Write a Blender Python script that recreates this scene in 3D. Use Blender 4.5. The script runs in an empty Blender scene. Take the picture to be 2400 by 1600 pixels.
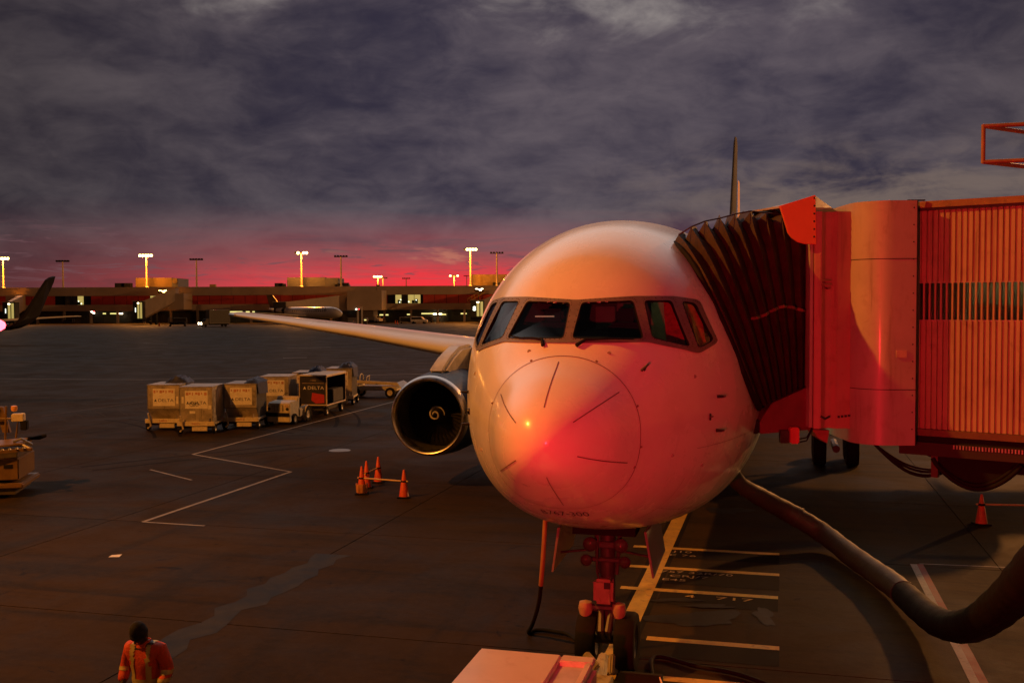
import bpy, bmesh, math, random
import numpy as np
from mathutils import Matrix, Vector
random.seed(7)
R = math.radians
scn = bpy.context.scene
col = scn.collection
# ---------------------------------------------------------------- camera
F, CX, CY, H = 2396.0, 1200.0, 800.0, 5.89
pit, rol = R(2.09), R(0.25)
fw = np.array([0, math.cos(pit), -math.sin(pit)]); up_ = np.array([0, math.sin(pit), math.cos(pit)]); rt_ = np.array([1., 0, 0])
R2 = rt_*math.cos(rol) - up_*math.sin(rol)
U2 = up_*math.cos(rol) + rt_*math.sin(rol)
cam = bpy.data.cameras.new('camera'); camo = bpy.data.objects.new('camera', cam); col.objects.link(camo)
cam.lens = 36*F/2400; cam.sensor_width = 36; cam.clip_start = 0.1; cam.clip_end = 6000
M = Matrix.Identity(4)
for i in range(3):
    M[i][0], M[i][1], M[i][2] = R2[i], U2[i], -fw[i]
M[2][3] = H
camo.matrix_world = M
scn.camera = camo
# ---------------------------------------------------------------- world
W = bpy.data.worlds.new('World'); scn.world = W; W.use_nodes = True
nt = W.node_tree; N = nt.nodes; L = nt.links
for n in list(N): N.remove(n)

class NG:
    def __init__(s, t): s.t = t
    def n(s, ty, **k):
        x = s.t.nodes.new(ty)
        for a, b in k.items(): setattr(x, a, b)
        return x
    def put(s, sock, v):
        if hasattr(v, 'is_linked') or isinstance(v, bpy.types.NodeSocket): s.t.links.new(v, sock)
        elif isinstance(v, (tuple, list)) and sock.type == 'RGBA' and len(v) == 3: sock.default_value = (*v, 1)
        else: sock.default_value = v
    def m(s, op, a, b=0.0, c=0.0):
        x = s.n('ShaderNodeMath', operation=op)
        for i, v in enumerate((a, b, c)): s.put(x.inputs[i], v)
        return x.outputs[0]
    def ss(s, v, a, b, lo=0.0, hi=1.0):
        x = s.n('ShaderNodeMapRange', interpolation_type='SMOOTHSTEP')
        for i, q in enumerate((v, a, b, lo, hi)): s.put(x.inputs[i], q)
        return x.outputs[0]
    def mix(s, f, a, b, mode='MIX'):
        x = s.n('ShaderNodeMix', data_type='RGBA', blend_type=mode)
        s.put(x.inputs[0], f); s.put(x.inputs[6], a); s.put(x.inputs[7], b)
        return x.outputs[2]
    def xyz(s, x, y, z=0.0):
        c = s.n('ShaderNodeCombineXYZ')
        for i, v in enumerate((x, y, z)): s.put(c.inputs[i], v)
        return c.outputs[0]
    def noise(s, vec, scale, detail=4, rough=.55, dist=0.0):
        x = s.n('ShaderNodeTexNoise')
        s.put(x.inputs['Vector'], vec); x.inputs['Scale'].default_value = scale; x.inputs['Detail'].default_value = detail
        x.inputs['Roughness'].default_value = rough; x.inputs['Distortion'].default_value = dist
        return x.outputs['Fac']
g = NG(nt)
tc = g.n('ShaderNodeTexCoord')
sep = g.n('ShaderNodeSeparateXYZ'); L.new(tc.outputs['Generated'], sep.inputs[0])
X, Y, Z = sep.outputs
az = g.m('ARCTAN2', X, Y); el = g.m('ARCSINE', Z)
def dn(sx, sz, off, detail, rough, dist):
    mp = g.n('ShaderNodeMapping'); L.new(tc.outputs['Generated'], mp.inputs[0])
    mp.inputs['Scale'].default_value = (sx, sx, sz); mp.inputs['Location'].default_value = (off, off*.7, off*.3)
    return g.noise(mp.outputs[0], 1.0, detail, rough, dist)
big = dn(2.6, 5.6, 3.0, 5, .55, .7)
mid = dn(7.0, 15.0, 1.3, 6, .55, .6)
bil = dn(19.0, 40.0, 5.1, 6, .6, .5)
fine = g.noise(g.xyz(g.m('MULTIPLY', az, 5.0), g.m('MULTIPLY', el, 26.0), 3.3), 1.0, 5, .62, .6)
streak = g.noise(g.xyz(g.m('MULTIPLY', az, 4.5), g.m('MULTIPLY', el, 70.0), 8.1), 1.0, 5, .62, .7)
wisp = g.noise(g.xyz(g.m('MULTIPLY', az, 13.0), g.m('MULTIPLY', el, 110.0), 1.1), 1.0, 6, .65, 1.2)
tex = g.m('ADD', g.m('ADD', g.m('MULTIPLY', big, .34), g.m('MULTIPLY', mid, .34)), g.m('ADD', g.m('MULTIPLY', fine, .10), g.m('MULTIPLY', bil, .22)))
cl = g.ss(tex, .36, .64)
dark = (.033, .028, .049); light = (.126, .101, .118)
base = g.mix(cl, dark, light)
# sunset side is brighter, away from it the deck goes dull
side = g.ss(g.m('ABSOLUTE', g.m('SUBTRACT', az, 0.10)), 0.12, 0.70)
base = g.mix(g.m('MULTIPLY', side, .72), base, g.mix(cl, (.016, .012, .013), (.052, .042, .040)))
# the deck away from the sunset is darker still
back = g.ss(g.m('ABSOLUTE', g.m('SUBTRACT', az, -0.085)),   .50, 1.15)
base = g.mix(g.m('MULTIPLY', g.m('MAXIMUM', back, g.ss(el, .42, .75)), .88), base, (.008, .007, .009))
# brighter ragged break in the deck higher up
gapn = g.m('ADD', g.m('MULTIPLY', g.m('MINIMUM', el, .50), 3.1), g.m('ADD', g.m('ADD', g.m('MULTIPLY', big, .75), g.m('MULTIPLY', bil, .18)), g.m('MULTIPLY', mid, .55)))
gap = g.m('MULTIPLY', g.ss(gapn, 1.57, 1.90), g.ss(el, 1.05, .60, .02, 1.0))
sky = g.n('ShaderNodeTexSky', sky_type='NISHITA', sun_disc=False, sun_elevation=R(1.0), sun_rotation=R(-5), dust_density=2.0)
skyc = g.mix(0.004, g.mix(g.ss(el, .29, .42), (.40, .36, .33), (.76, .66, .63)), sky.outputs[0])
gap = g.m('MULTIPLY', gap, g.m('SUBTRACT', 1.0, back))
base = g.mix(gap, base, skyc)
# taupe lighter band low on the right
tb = g.m('MULTIPLY', g.ss(az, -.02, .34), g.m('MULTIPLY', g.ss(el, .045, .075), g.ss(el, .17, .10)))
tb = g.m('MULTIPLY', tb, g.ss(g.m('ADD', g.m('MULTIPLY', fine, .6), g.m('MULTIPLY', bil, .4)), .42, .62))
base = g.mix(g.m('MULTIPLY', tb, .85), base, (.175, .128, .110))
# pink under-lit layer and the red strip at the horizon
da = g.m('SUBTRACT', az, -0.085)
gl = g.m('EXPONENT', g.m('MULTIPLY', g.m('MULTIPLY', da, da), -12.0))
gl2 = g.m('EXPONENT', g.m('MULTIPLY', g.m('MULTIPLY', da, da), -24.0))
pinkb = g.ss(g.m('ADD', el, g.m('MULTIPLY', g.m('SUBTRACT', streak, .5), .05)), .098, .028)
pk = g.m('MULTIPLY', g.m('MULTIPLY', pinkb, gl), g.ss(streak, .33, .62, .35, 1.0))
base = g.mix(pk, base, (.44, .085, .085))
mar = g.m('MULTIPLY', g.ss(el, .075, .0), .7)
base = g.mix(g.m('MULTIPLY', mar, g.ss(gl, .8, .1)), base, (.060, .024, .024))
redb = g.ss(g.m('ADD', el, g.m('MULTIPLY', g.m('SUBTRACT', streak, .5), .04)), .052, .018)
rd = g.m('MULTIPLY', g.m('MULTIPLY', redb, gl2), g.ss(wisp, .36, .52, .55, 1.0))
base = g.mix(rd, base, (.93, .036, .048))
# grey and salmon cloud scraps lying over the glow
gs = g.m('MULTIPLY', g.ss(wisp, .54, .64), g.m('MULTIPLY', g.ss(el, .012, .026), g.ss(el, .085, .05)))
base = g.mix(g.m('MULTIPLY', gs, .75), base, (.16, .075, .085))
ls = g.m('MULTIPLY', g.ss(fine, .60, .70), g.m('MULTIPLY', g.m('MULTIPLY', g.ss(el, .020, .034), g.ss(el, .066, .048)), gl))
base = g.mix(g.m('MULTIPLY', ls, .65), base, (.55, .20, .13))
# below the horizon
base = g.mix(g.ss(el, -.002, -.02), base, (.03, .02, .02))
bg = g.n('ShaderNodeBackground'); L.new(base, bg.inputs[0]); bg.inputs[1].default_value = 1.0
wo = g.n('ShaderNodeOutputWorld'); L.new(bg.outputs[0], wo.inputs[0])

vs = scn.view_settings
vs.view_transform = 'Standard'; vs.look = 'None'; vs.exposure = 0; vs.gamma = 1; vs.use_curve_mapping = False
scn.cycles.use_denoising = True
scn.cycles.sample_clamp_indirect = 4.0
scn.cycles.max_bounces = 6

def lamp(name, ty, loc, colr, power, size=.3, **k):
    l = bpy.data.lights.new(name, ty); l.color = colr; l.energy = power
    if ty in ('POINT', 'SPOT'): l.shadow_soft_size = size
    o = bpy.data.objects.new(name, l); col.objects.link(o); o.location = loc
    for a, b in k.items(): setattr(l, a, b)
    return o
sun = lamp('sun', 'SUN', (0, 200, 60), (1, .25, .2), .03); sun.data.angle = R(12)
sun.rotation_euler = (R(-88), 0, R(5))
SOD = (1.0, .315, .032)
# sodium floodlight on a tall mast out of frame on the left
lamp('sodium_flood', 'POINT', (-27, 12.6, 26.5), SOD, 45000, .35)
# paler floodlights of the neighbouring stands, behind the aircraft on the right
lamp('apron_flood', 'POINT', (52, 82, 34), (1.0, .36, .08), 110000, 1.6)
# red stop lamp of the docking signal on the terminal wall
lamp('red_stop_lamp', 'POINT', (-1.2, 1.0, 4.6), (1.0, .010, .026), 5200, .05)
# unseen fill lamp far right, added to brighten the far terminal
lamp('terminal_fill', 'POINT', (170, 185, 26), (1.0, .42, .12), 520000, 1.0)
# fluorescent tube under the bridge cab
lamp('service_tube', 'POINT', (5.3, 19.6, 3.75), (.85, 1.0, .42), 30, .15)

# ---------------------------------------------------------------- helpers
def ray(px, py): return fw + R2*(px-CX)/F - U2*(py-CY)/F
K = 2400/2352.0
def G(dx, dy, z=0.0):                       # ground point seen at a spot of the photograph (2352-px wide view)
    r = ray(dx*K, dy*K); t = (z-H)/r[2]; return (r[0]*t, r[1]*t, z)
def P(dx, dy, Yw):
    r = ray(dx*K, dy*K); t = Yw/r[1]; return (r[0]*t, Yw, H+r[2]*t)
TH = R(14.7); NOSE = (.325, 11.76, 0.0)
def AW(x, s, z=0.0):                        # aircraft frame -> world
    return (NOSE[0]+x*math.cos(TH)+s*math.sin(TH), NOSE[1]-x*math.sin(TH)+s*math.cos(TH), z)
def WA(p):
    dx, dy = p[0]-NOSE[0], p[1]-NOSE[1]
    return (dx*math.cos(TH)-dy*math.sin(TH), dx*math.sin(TH)+dy*math.cos(TH), p[2])

MATS = {}
def pm(name, c, rough=.5, metal=0.0, var=.18, scale=3.0, bump=0.0, coat=0.0, emit=None, es=1.0, spec=.5, dirt=None, streak=None):
    if name in MATS: return MATS[name]
    m = bpy.data.materials.new(name); m.use_nodes = True
    t = NG(m.node_tree); b = m.node_tree.nodes['Principled BSDF']
    rv = t.m('MULTIPLY', t.n('ShaderNodeObjectInfo').outputs['Random'], 41.0)
    va = t.n('ShaderNodeVectorMath', operation='ADD'); t.put(va.inputs[0], t.n('ShaderNodeTexCoord').outputs['Object']); t.put(va.inputs[1], t.xyz(rv, rv, rv))
    co = va.outputs[0]
    nz = t.noise(co, scale, 6, .62, .3)
    v = t.mix(t.ss(nz, .3, .7), tuple(q*(1-var) for q in c), tuple(min(1, q*(1+var)) for q in c))
    if dirt:
        n2 = t.noise(co, scale*3.1, 7, .7, .5)
        v = t.mix(t.ss(n2, .52, .70, 0, dirt[1]), v, dirt[0])
    if streak:
        ms = t.n('ShaderNodeMapping'); t.put(ms.inputs[0], co); ms.inputs['Scale'].default_value = (7, 7, .45)
        v = t.mix(t.ss(t.noise(ms.outputs[0], 1.0, 7, .72, .2), .50, .72, 0, streak[1]), v, streak[0])
    t.put(b.inputs['Base Color'], v)
    t.put(b.inputs['Roughness'], t.ss(nz, .25, .75, max(.02, rough-.08), min(1, rough+.08)))
    b.inputs['Metallic'].default_value = metal; b.inputs['Specular IOR Level'].default_value = spec
    b.inputs['Coat Weight'].default_value = coat; b.inputs['Coat Roughness'].default_value = .12
    if emit: b.inputs['Emission Color'].default_value = (*emit, 1); b.inputs['Emission Strength'].default_value = es
    if bump:
        bp = t.n('ShaderNodeBump'); bp.inputs['Strength'].default_value = bump; bp.inputs['Distance'].default_value = .02
        t.put(bp.inputs['Height'], t.noise(co, scale*6, 5, .6)); t.put(b.inputs['Normal'], bp.outputs[0])
    MATS[name] = m; return m

def glassmat(name, tint, gloss=.04):
    m = bpy.data.materials.new(name); m.use_nodes = True; t = NG(m.node_tree)
    for n in list(m.node_tree.nodes): m.node_tree.nodes.remove(n)
    a = t.n('ShaderNodeBsdfTransparent'); t.put(a.inputs[0], tint)
    b = t.n('ShaderNodeBsdfGlossy'); b.inputs['Roughness'].default_value = gloss
    lw = t.n('ShaderNodeLayerWeight'); lw.inputs[0].default_value = .5
    f = t.m('ADD', t.m('MULTIPLY', t.m('POWER', lw.outputs['Facing'], 4.0), .6), .05)
    x = t.n('ShaderNodeMixShader'); t.put(x.inputs[0], f)
    m.node_tree.links.new(a.outputs[0], x.inputs[1]); m.node_tree.links.new(b.outputs[0], x.inputs[2])
    o = t.n('ShaderNodeOutputMaterial'); m.node_tree.links.new(x.outputs[0], o.inputs[0])
    return m

def link(name, me, mat, parent=None, smooth=None):
    o = bpy.data.objects.new(name, me); col.objects.link(o)
    if mat: me.materials.append(mat)
    if parent is not None: o.parent = parent
    if smooth is not None:
        me.polygons.foreach_set('use_smooth', [True]*len(me.polygons))
        me.set_sharp_from_angle(angle=R(smooth))
    return o
def tag(o, label=None, cat=None, group=None, kind=None):
    for a, b in (('label', label), ('category', cat), ('group', group), ('kind', kind)):
        if b: o[a] = b
    return o
def thing(name, loc, label, cat, group=None, rz=0.0):
    o = bpy.data.objects.new(name, None); col.objects.link(o); o.location = loc; o.rotation_euler = (0, 0, rz)
    o.empty_display_size = .3
    return tag(o, label, cat, group)
def copytree(o, parent=None):
    c = o.copy(); col.objects.link(c)
    if parent is not None: c.parent = parent
    for ch in list(o.children): copytree(ch, c)
    return c

class MB:
    def __init__(s): s.v = []; s.f = []
    def add(s, vs, fs):
        k = len(s.v); s.v += [tuple(map(float, q)) for q in vs]; s.f += [tuple(i+k for i in q) for q in fs]; return s
    def box(s, x0, x1, y0, y1, z0, z1, mt=None):
        vs = [(x, y, z) for z in (z0, z1) for y in (y0, y1) for x in (x0, x1)]
        if mt is not None: vs = [tuple(mt @ Vector(q)) for q in vs]
        return s.add(vs, [(0, 2, 3, 1), (4, 5, 7, 6), (0, 1, 5, 4), (2, 6, 7, 3), (0, 4, 6, 2), (1, 3, 7, 5)])
    def prism(s, poly, a, b, axis='y'):
        n = len(poly)
        f = {'y': lambda p, d: (p[0], d, p[1]), 'x': lambda p, d: (d, p[0], p[1]), 'z': lambda p, d: (p[0], p[1], d)}[axis]
        vs = [f(p, a) for p in poly]+[f(p, b) for p in poly]
        return s.add(vs, [tuple(range(n)), tuple(range(2*n-1, n-1, -1))]+[(i, i+n, (i+1) % n+n, (i+1) % n) for i in range(n)])
    def hull2(s, A, B):                     # loft between two equal loops with caps
        n = len(A)
        return s.add(list(A)+list(B), [tuple(range(n))[::-1], tuple(range(n, 2*n))]+[(i, (i+1) % n, (i+1) % n+n, i+n) for i in range(n)])
    def tube(s, pts, r, n=10, caps=True):
        pts = [Vector(p) for p in pts]; rs = r if isinstance(r, (list, tuple)) else [r]*len(pts)
        ring = []; ref = None
        for i, p in enumerate(pts):
            d = (pts[min(i+1, len(pts)-1)]-pts[max(i-1, 0)])
            if d.length < 1e-9: d = Vector((0, 0, 1))
            d.normalize()
            if ref is None: ref = Vector((0, 0, 1)) if abs(d.z) < .9 else Vector((1, 0, 0))
            u = (ref-d*ref.dot(d)); u.normalize(); w = d.cross(u); ref = u
            ring += [p+(u*math.cos(2*math.pi*k/n)+w*math.sin(2*math.pi*k/n))*rs[i] for k in range(n)]
        fs = [(i*n+k, i*n+(k+1) % n, (i+1)*n+(k+1) % n, (i+1)*n+k) for i in range(len(pts)-1) for k in range(n)]
        if caps: fs += [tuple(range(n))[::-1], tuple((len(pts)-1)*n+k for k in range(n))]
        return s.add(ring, fs)
    def lathe(s, prof, n=24, mt=None):      # prof: (r, h) along local z
        vs = [(r*math.cos(2*math.pi*k/n), r*math.sin(2*math.pi*k/n), h) for r, h in prof for k in range(n)]
        if mt is not None: vs = [tuple(mt @ Vector(q)) for q in vs]
        return s.add(vs, [(i*n+k, i*n+(k+1) % n, (i+1)*n+(k+1) % n, (i+1)*n+k) for i in range(len(prof)-1) for k in range(n)])
    def mesh(s, name):
        me = bpy.data.meshes.new(name); me.from_pydata(s.v, [], s.f)
        bm = bmesh.new(); bm.from_mesh(me); bmesh.ops.recalc_face_normals(bm, faces=bm.faces); bm.to_mesh(me); bm.free()
        return me
    def build(s, name, mat, parent=None, smooth=None, bevel=0.0):
        me = s.mesh(name)
        if bevel:
            bm = bmesh.new(); bm.from_mesh(me)
            es = [e for e in bm.edges if len(e.link_faces) == 2 and e.calc_face_angle(0) > .5]
            bmesh.ops.bevel(bm, geom=es, offset=bevel, segments=2, affect='EDGES', clamp_overlap=True)
            bm.to_mesh(me); bm.free(); smooth = smooth or 35
        return link(name, me, mat, parent, smooth)
def box(name, mat, parent, x0, x1, y0, y1, z0, z1, bevel=0.0):
    return MB().box(x0, x1, y0, y1, z0, z1).build(name, mat, parent, bevel=bevel)
ROTY = lambda a: Matrix.Rotation(a, 4, 'Y')
def TM(x, y, z): return Matrix.Translation((x, y, z))
AX = Matrix(((0, 0, 1, 0), (1, 0, 0, 0), (0, 1, 0, 0), (0, 0, 0, 1)))    # local z -> x
AY = Matrix(((1, 0, 0, 0), (0, 0, 1, 0), (0, -1, 0, 0), (0, 0, 0, 1)))   # local z -> y
def wheel(parent, x, y, z, r, w, tmat, rmat, name='wheel'):
    """tyre and rim, axle along local x"""
    t = MB().lathe([(r*.55, -w*.42), (r*.80, -w*.5), (r*.94, -w*.46), (r, -w*.30), (r, w*.30), (r*.94, w*.46), (r*.80, w*.5), (r*.55, w*.42)], 22, TM(x, y, z) @ AX).build('tyre', tmat, parent, smooth=40)
    q = MB().lathe([(0.001, -w*.30), (r*.2, -w*.34), (r*.3, -w*.22), (r*.56, -w*.40), (r*.56, w*.40), (r*.3, w*.22), (r*.2, w*.34), (0.001, w*.30)], 18, TM(x, y, z) @ AX).build('rim', rmat, t, smooth=35)
    return t
def text2d(s, size):
    cu = bpy.data.curves.new('t', 'FONT'); cu.body = s; cu.size = size; cu.align_x = 'CENTER'; cu.align_y = 'CENTER'
    cu.resolution_u = 3
    o = bpy.data.objects.new('t', cu); me = bpy.data.meshes.new_from_object(o)
    vs = [tuple(v.co) for v in me.vertices]; fs = [tuple(p.vertices) for p in me.polygons]
    bpy.data.objects.remove(o); bpy.data.curves.remove(cu); bpy.data.meshes.remove(me)
    return vs, fs
def text_obj(name, s, size, mat, parent, origin, ux, uy, sx=1.0):
    vs, fs = text2d(s, size); o, a, b = Vector(origin), Vector(ux), Vector(uy)
    me = bpy.data.meshes.new(name); me.from_pydata([tuple(o+a*v[0]*sx+b*v[1]) for v in vs], [], fs)
    return link(name, me, mat, parent)

def pchip(x, y):
    x = np.array(x, float); y = np.array(y, float); h = np.diff(x); d = np.diff(y)/h; m = np.zeros_like(y)
    for i in range(1, len(x)-1):
        if d[i-1]*d[i] > 0:
            w1 = 2*h[i]+h[i-1]; w2 = h[i]+2*h[i-1]; m[i] = (w1+w2)/(w1/d[i-1]+w2/d[i])
    m[0] = d[0]; m[-1] = d[-1]
    def f(t):
        t = np.clip(np.asarray(t, float), x[0], x[-1]); i = np.clip(np.searchsorted(x, t)-1, 0, len(x)-2); u = (t-x[i])/h[i]
        return (1+2*u)*(1-u)**2*y[i]+u*(1-u)**2*h[i]*m[i]+u*u*(3-2*u)*y[i+1]+u*u*(u-1)*h[i]*m[i+1]
    return f
# ---------------------------------------------------------------- materials
WHITE = pm('aircraft_white', (.80, .79, .77), .30, 0, .03, .8, coat=.35, spec=.45)
GREYPAINT = pm('grey_paint', (.42, .42, .43), .4, 0, .08, 2)
BLACK = pm('black_rubber', (.010, .010, .010), .8, 0, .3, 8, spec=.2)
DARKM = pm('dark_metal', (.05, .048, .046), .45, .6, .3, 6)
METAL = pm('bare_metal', (.62, .60, .58), .34, 1.0, .08, 4)
STEEL = pm('worn_steel', (.30, .29, .28), .42, .8, .25, 6)
CREAM = pm('vehicle_cream', (.62, .55, .40), .45, 0, .12, 4, dirt=((.12, .09, .06), .5))
YELLOW = pm('yellow_paint', (.62, .36, .03), .45, 0, .15, 6, dirt=((.1, .07, .04), .5))
ORANGE = pm('cone_orange', (.70, .075, .015), .5, 0, .12, 8, dirt=((.12, .03, .02), .5))
NAVY = pm('navy_paint', (.014, .040, .14), .48, 0, .15, 3, spec=.3)
BLUETARP = pm('blue_tarp', (.02, .03, .11), .6, 0, .3, 5, bump=.4)
ALU = pm('container_aluminium', (.40, .36, .31), .45, .35, .28, 1.4, dirt=((.10, .08, .06), .65), bump=.25, streak=((.12, .09, .06), .6))
SIGNW = pm('sign_white', (.75, .72, .66), .5, 0, .08, 6, dirt=((.3, .2, .12), .4))
SIGNR = pm('sign_red', (.50, .02, .025), .5, 0, .12, 6)
INK = pm('dark_ink', (.02, .022, .05), .6)
INKR = pm('red_ink', (.38, .05, .04), .6)
PAINTW = pm('white_line_paint', (.27, .25, .23), .7, 0, .2, 3, dirt=((.10, .085, .075), .85))
PAINTY = pm('yellow_line_paint', (.50, .33, .05), .65, 0, .16, 2.2, dirt=((.10, .07, .035), .75))
PAINTR = pm('red_line_paint', (.20, .03, .02), .7, 0, .2, 3, dirt=((.07, .05, .04), .7))
PATCH = pm('dark_marking_ground', (.014, .011, .008), .8, 0, .3, 2.0, spec=.06)
TAR = pm('tar_seal', (.024, .024, .028), .7, 0, .6, 1.5, spec=.15, dirt=((.03, .025, .018), .9))
CONC = pm('terminal_concrete', (.34, .27, .21), .8, 0, .12, .12)
REDP = pm('terminal_red_panel', (.42, .035, .022), .55, 0, .15, .3)
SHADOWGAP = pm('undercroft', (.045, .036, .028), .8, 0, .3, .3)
GLOWY = pm('lit_window', (.4, .38, .2), .5, emit=(1.0, .78, .22), es=.42)
GLOWW = pm('lit_lamp', (.8, .8, .7), .5, emit=(1.0, .80, .50), es=9.0)
GLOWS = pm('sodium_lamp', (.8, .6, .3), .5, emit=(1.0, .58, .16), es=16.0)
GLOWC = pm('cool_lamp', (.8, .8, .7), .5, emit=(.90, 1.0, .78), es=3.2)
GLOWR = pm('red_lamp', (.8, .1, .1), .5, emit=(1.0, .05, .06), es=9.0)
GLOWN = pm('navigation_lamp', (.8, .1, .1), .5, emit=(1.0, .06, .09), es=9.0)
GLOWD = pm('dim_tube', (.6, .6, .3), .5, emit=(1.0, .86, .28), es=1.1)
# ================================================================ ground
def groundmat(name):
    m = bpy.data.materials.new(name); m.use_nodes = True; t = NG(m.node_tree); b = m.node_tree.nodes['Principled BSDF']
    pos = t.n('ShaderNodeNewGeometry').outputs['Position']
    mp = t.n('ShaderNodeMapping'); t.put(mp.inputs[0], pos); mp.inputs['Rotation'].default_value = (0, 0, TH)
    p = mp.outputs[0]
    lg = t.noise(p, .05, 5, .6, .4); md = t.noise(p, .33, 6, .65, .6); fi = t.noise(p, 5.0, 8, .75)
    sc = t.n('ShaderNodeMapping'); t.put(sc.inputs[0], p); sc.inputs['Scale'].default_value = (.12, 1.3, 1)
    drag = t.noise(sc.outputs[0], .8, 6, .6, .8)          # tyre drag streaks along the taxi direction
    sc2 = t.n('ShaderNodeMapping'); t.put(sc2.inputs[0], p); sc2.inputs['Scale'].default_value = (.9, .1, 1)
    drag2 = t.noise(sc2.outputs[0], .9, 6, .6, .8)
    rnd = t.n('ShaderNodeObjectInfo').outputs['Random']
    v = t.mix(t.ss(lg, .3, .7), (.027, .0165, .0050), (.056, .036, .0115))
    v = t.mix(t.m('MULTIPLY', t.ss(rnd, 0, 1), .22), v, (.024, .016, .007))
    v = t.mix(t.ss(md, .46, .70, 0, .75), v, (.020, .0165, .012))
    v = t.mix(t.ss(drag, .48, .66, 0, .75), v, (.017, .014, .010))
    v = t.mix(t.ss(drag2, .50, .68, 0, .65), v, (.016, .0135, .010))
    st = t.noise(p, .75, 7, .7, 1.6)
    v = t.mix(t.ss(st, .61, .67, 0, .85), v, (.008, .007, .006))
    v = t.mix(t.ss(fi, .35, .75, 0, .35), v, (.062, .042, .016))
    t.put(b.inputs['Base Color'], v)
    t.put(b.inputs['Roughness'], t.ss(md, .3, .7, .74, .56)); b.inputs['Specular IOR Level'].default_value = .04
    bp = t.n('ShaderNodeBump'); bp.inputs['Strength'].default_value = .35; bp.inputs['Distance'].default_value = .02
    t.put(bp.inputs['Height'], t.m('ADD', fi, t.m('MULTIPLY', md, .6))); t.put(b.inputs['Normal'], bp.outputs[0])
    return m
GROUND = groundmat('apron_concrete')
apron = MB().add([(-3000, -300, -.014), (3000, -300, -.014), (3000, 4500, -.014), (-3000, 4500, -.014)], [(0, 1, 2, 3)]).build('apron', GROUND)
tag(apron, kind='structure')
sl = None
for i in range(-1, 9):
    for j in range(-5, 5):
        c = AW(-7.6+7.5*j+3.75, 5.3+7.5*i+3.75)
        if sl is None:
            me = MB().box(-3.735, 3.735, -3.735, 3.735, -.10, 0).mesh('slab'); me.materials.append(GROUND); sl = me
        o = bpy.data.objects.new('slab', sl); col.objects.link(o); o.parent = apron; o.location = c; o.rotation_euler = (0, 0, -TH)

def ribbon(name, pts, w, mat, z=.004):
    """flat painted stripe through world points"""
    b = MB(); P3 = [Vector((p[0], p[1], 0)) for p in pts]
    Lf, Rt = [], []
    for i, p in enumerate(P3):
        d = (P3[min(i+1, len(P3)-1)]-P3[max(i-1, 0)]).normalized(); nn = Vector((-d.y, d.x, 0))
        Lf.append(p+nn*w/2); Rt.append(p-nn*w/2)
    vs = [(q.x, q.y, z) for q in Lf+Rt]; n = len(P3)
    b.add(vs, [(i, i+1, n+i+1, n+i) for i in range(n-1)])
    return b.build(name, mat, apron)
def gl(pts): return [G(*p) for p in pts]
# lead-in line and stop bars (aircraft frame)
def rect(name, x0, x1, s0, s1, mat, z):
    return MB().add([AW(x0, s0, z), AW(x1, s0, z), AW(x1, s1, z), AW(x0, s1, z)], [(0, 1, 2, 3)]).build(name, mat, apron)
rect('marking_patch', -.26, .30, 4.0, 20.0, PATCH, .003)
rect('lead_in_line', -.16, .19, 4.2, 20.0, PAINTY, .011)
bars = []
for (lx, ly, rx, ry, dp) in [(1455, 1255, 1790, 1272, .9), (1440, 1300, 1790, 1319, 1.25), (1425, 1349, 1787, 1372, .95), (1485, 1466, 1790, 1488, .9), (1500, 1556, 1800, 1582, .4)]:
    a, b_ = WA(G(lx, ly)), WA(G(rx, ry)); s = (a[1]+b_[1])/2
    rect('marking_patch', .34, b_[0], s-dp, s-.06, PATCH, .0045)
    rect('stop_bar', a[0], b_[0], s-.10, s+.11, PAINTY, .007)
    bars.append((s, b_[0]))
WT = pm('faded_lettering', (.30, .24, .15), .7, dirt=((.09, .07, .05), .8))
def gtext(s, x, sy, size, sx=1.3, mat=None):
    text_obj('lettering', s, size, mat or WT, apron, AW(x, sy, .013), (math.cos(TH), -math.sin(TH), 0), (math.sin(TH), math.cos(TH), 0), sx)
for s_, dx, dy, sz, sx, mt in (('J10', 1568, 1268, .24, 1.5, WT), ('E 76', 1568, 1276, .24, 1.5, WT), ('757 32R/70', 1600, 1317, .24, 1.4, WT), ('CRJ/7', 1582, 1325, .24, 1.5, WT), ('E45', 1548, 1332, .24, 1.5, WT), ('4', 1585, 1370, .28, 1.5, PAINTY), ('717', 1686, 1377, .28, 1.8, PAINTY)):
    w_ = WA(G(dx, dy)); gtext(s_, w_[0], w_[1], sz, sx, mt)
# service road / envelope lines
ribbon('white_line', gl([(905, 922), (670, 983), (443, 1043), (555, 1063), (668, 1083), (500, 1140), (328, 1198)]), .13, PAINTW)
ribbon('white_line', gl([(328, 1198), (470, 1207)]), .10, PAINTW)
ribbon('white_line', gl([(95, 955), (330, 922)]), .12, pm('worn_white_paint', (.12, .105, .09), .8, spec=.1, dirt=((.05, .04, .03), .8)))
for k in range(5): ribbon('hatch_line', gl([(120+k*44, 951-k*6), (155+k*46, 968-k*5)]), .07, pm('worn_hatch_paint', (.055, .042, .028), .8, spec=.08))
ribbon('white_line', gl([(-400, 866), (330, 872), (1000, 858)]), .22, PAINTW)
ribbon('white_line', gl([(345, 1078), (440, 1102)]), .09, PAINTW)
for a in ([(570, 775), (670, 773)], [(660, 800), (760, 797)], [(650, 822), (705, 821)], [(330, 788), (385, 789)], [(960, 758), (1090, 757)]):
    ribbon('white_line', gl(a), .5, PAINTW)
ribbon('white_line', gl([(2098, 1295), (2148, 1393), (2205, 1500), (2275, 1640)]), .14, PAINTW)
ribbon('red_line', gl([(2112, 1295), (2164, 1393), (2224, 1500), (2296, 1640)]), .15, PAINTR, .003)
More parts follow.
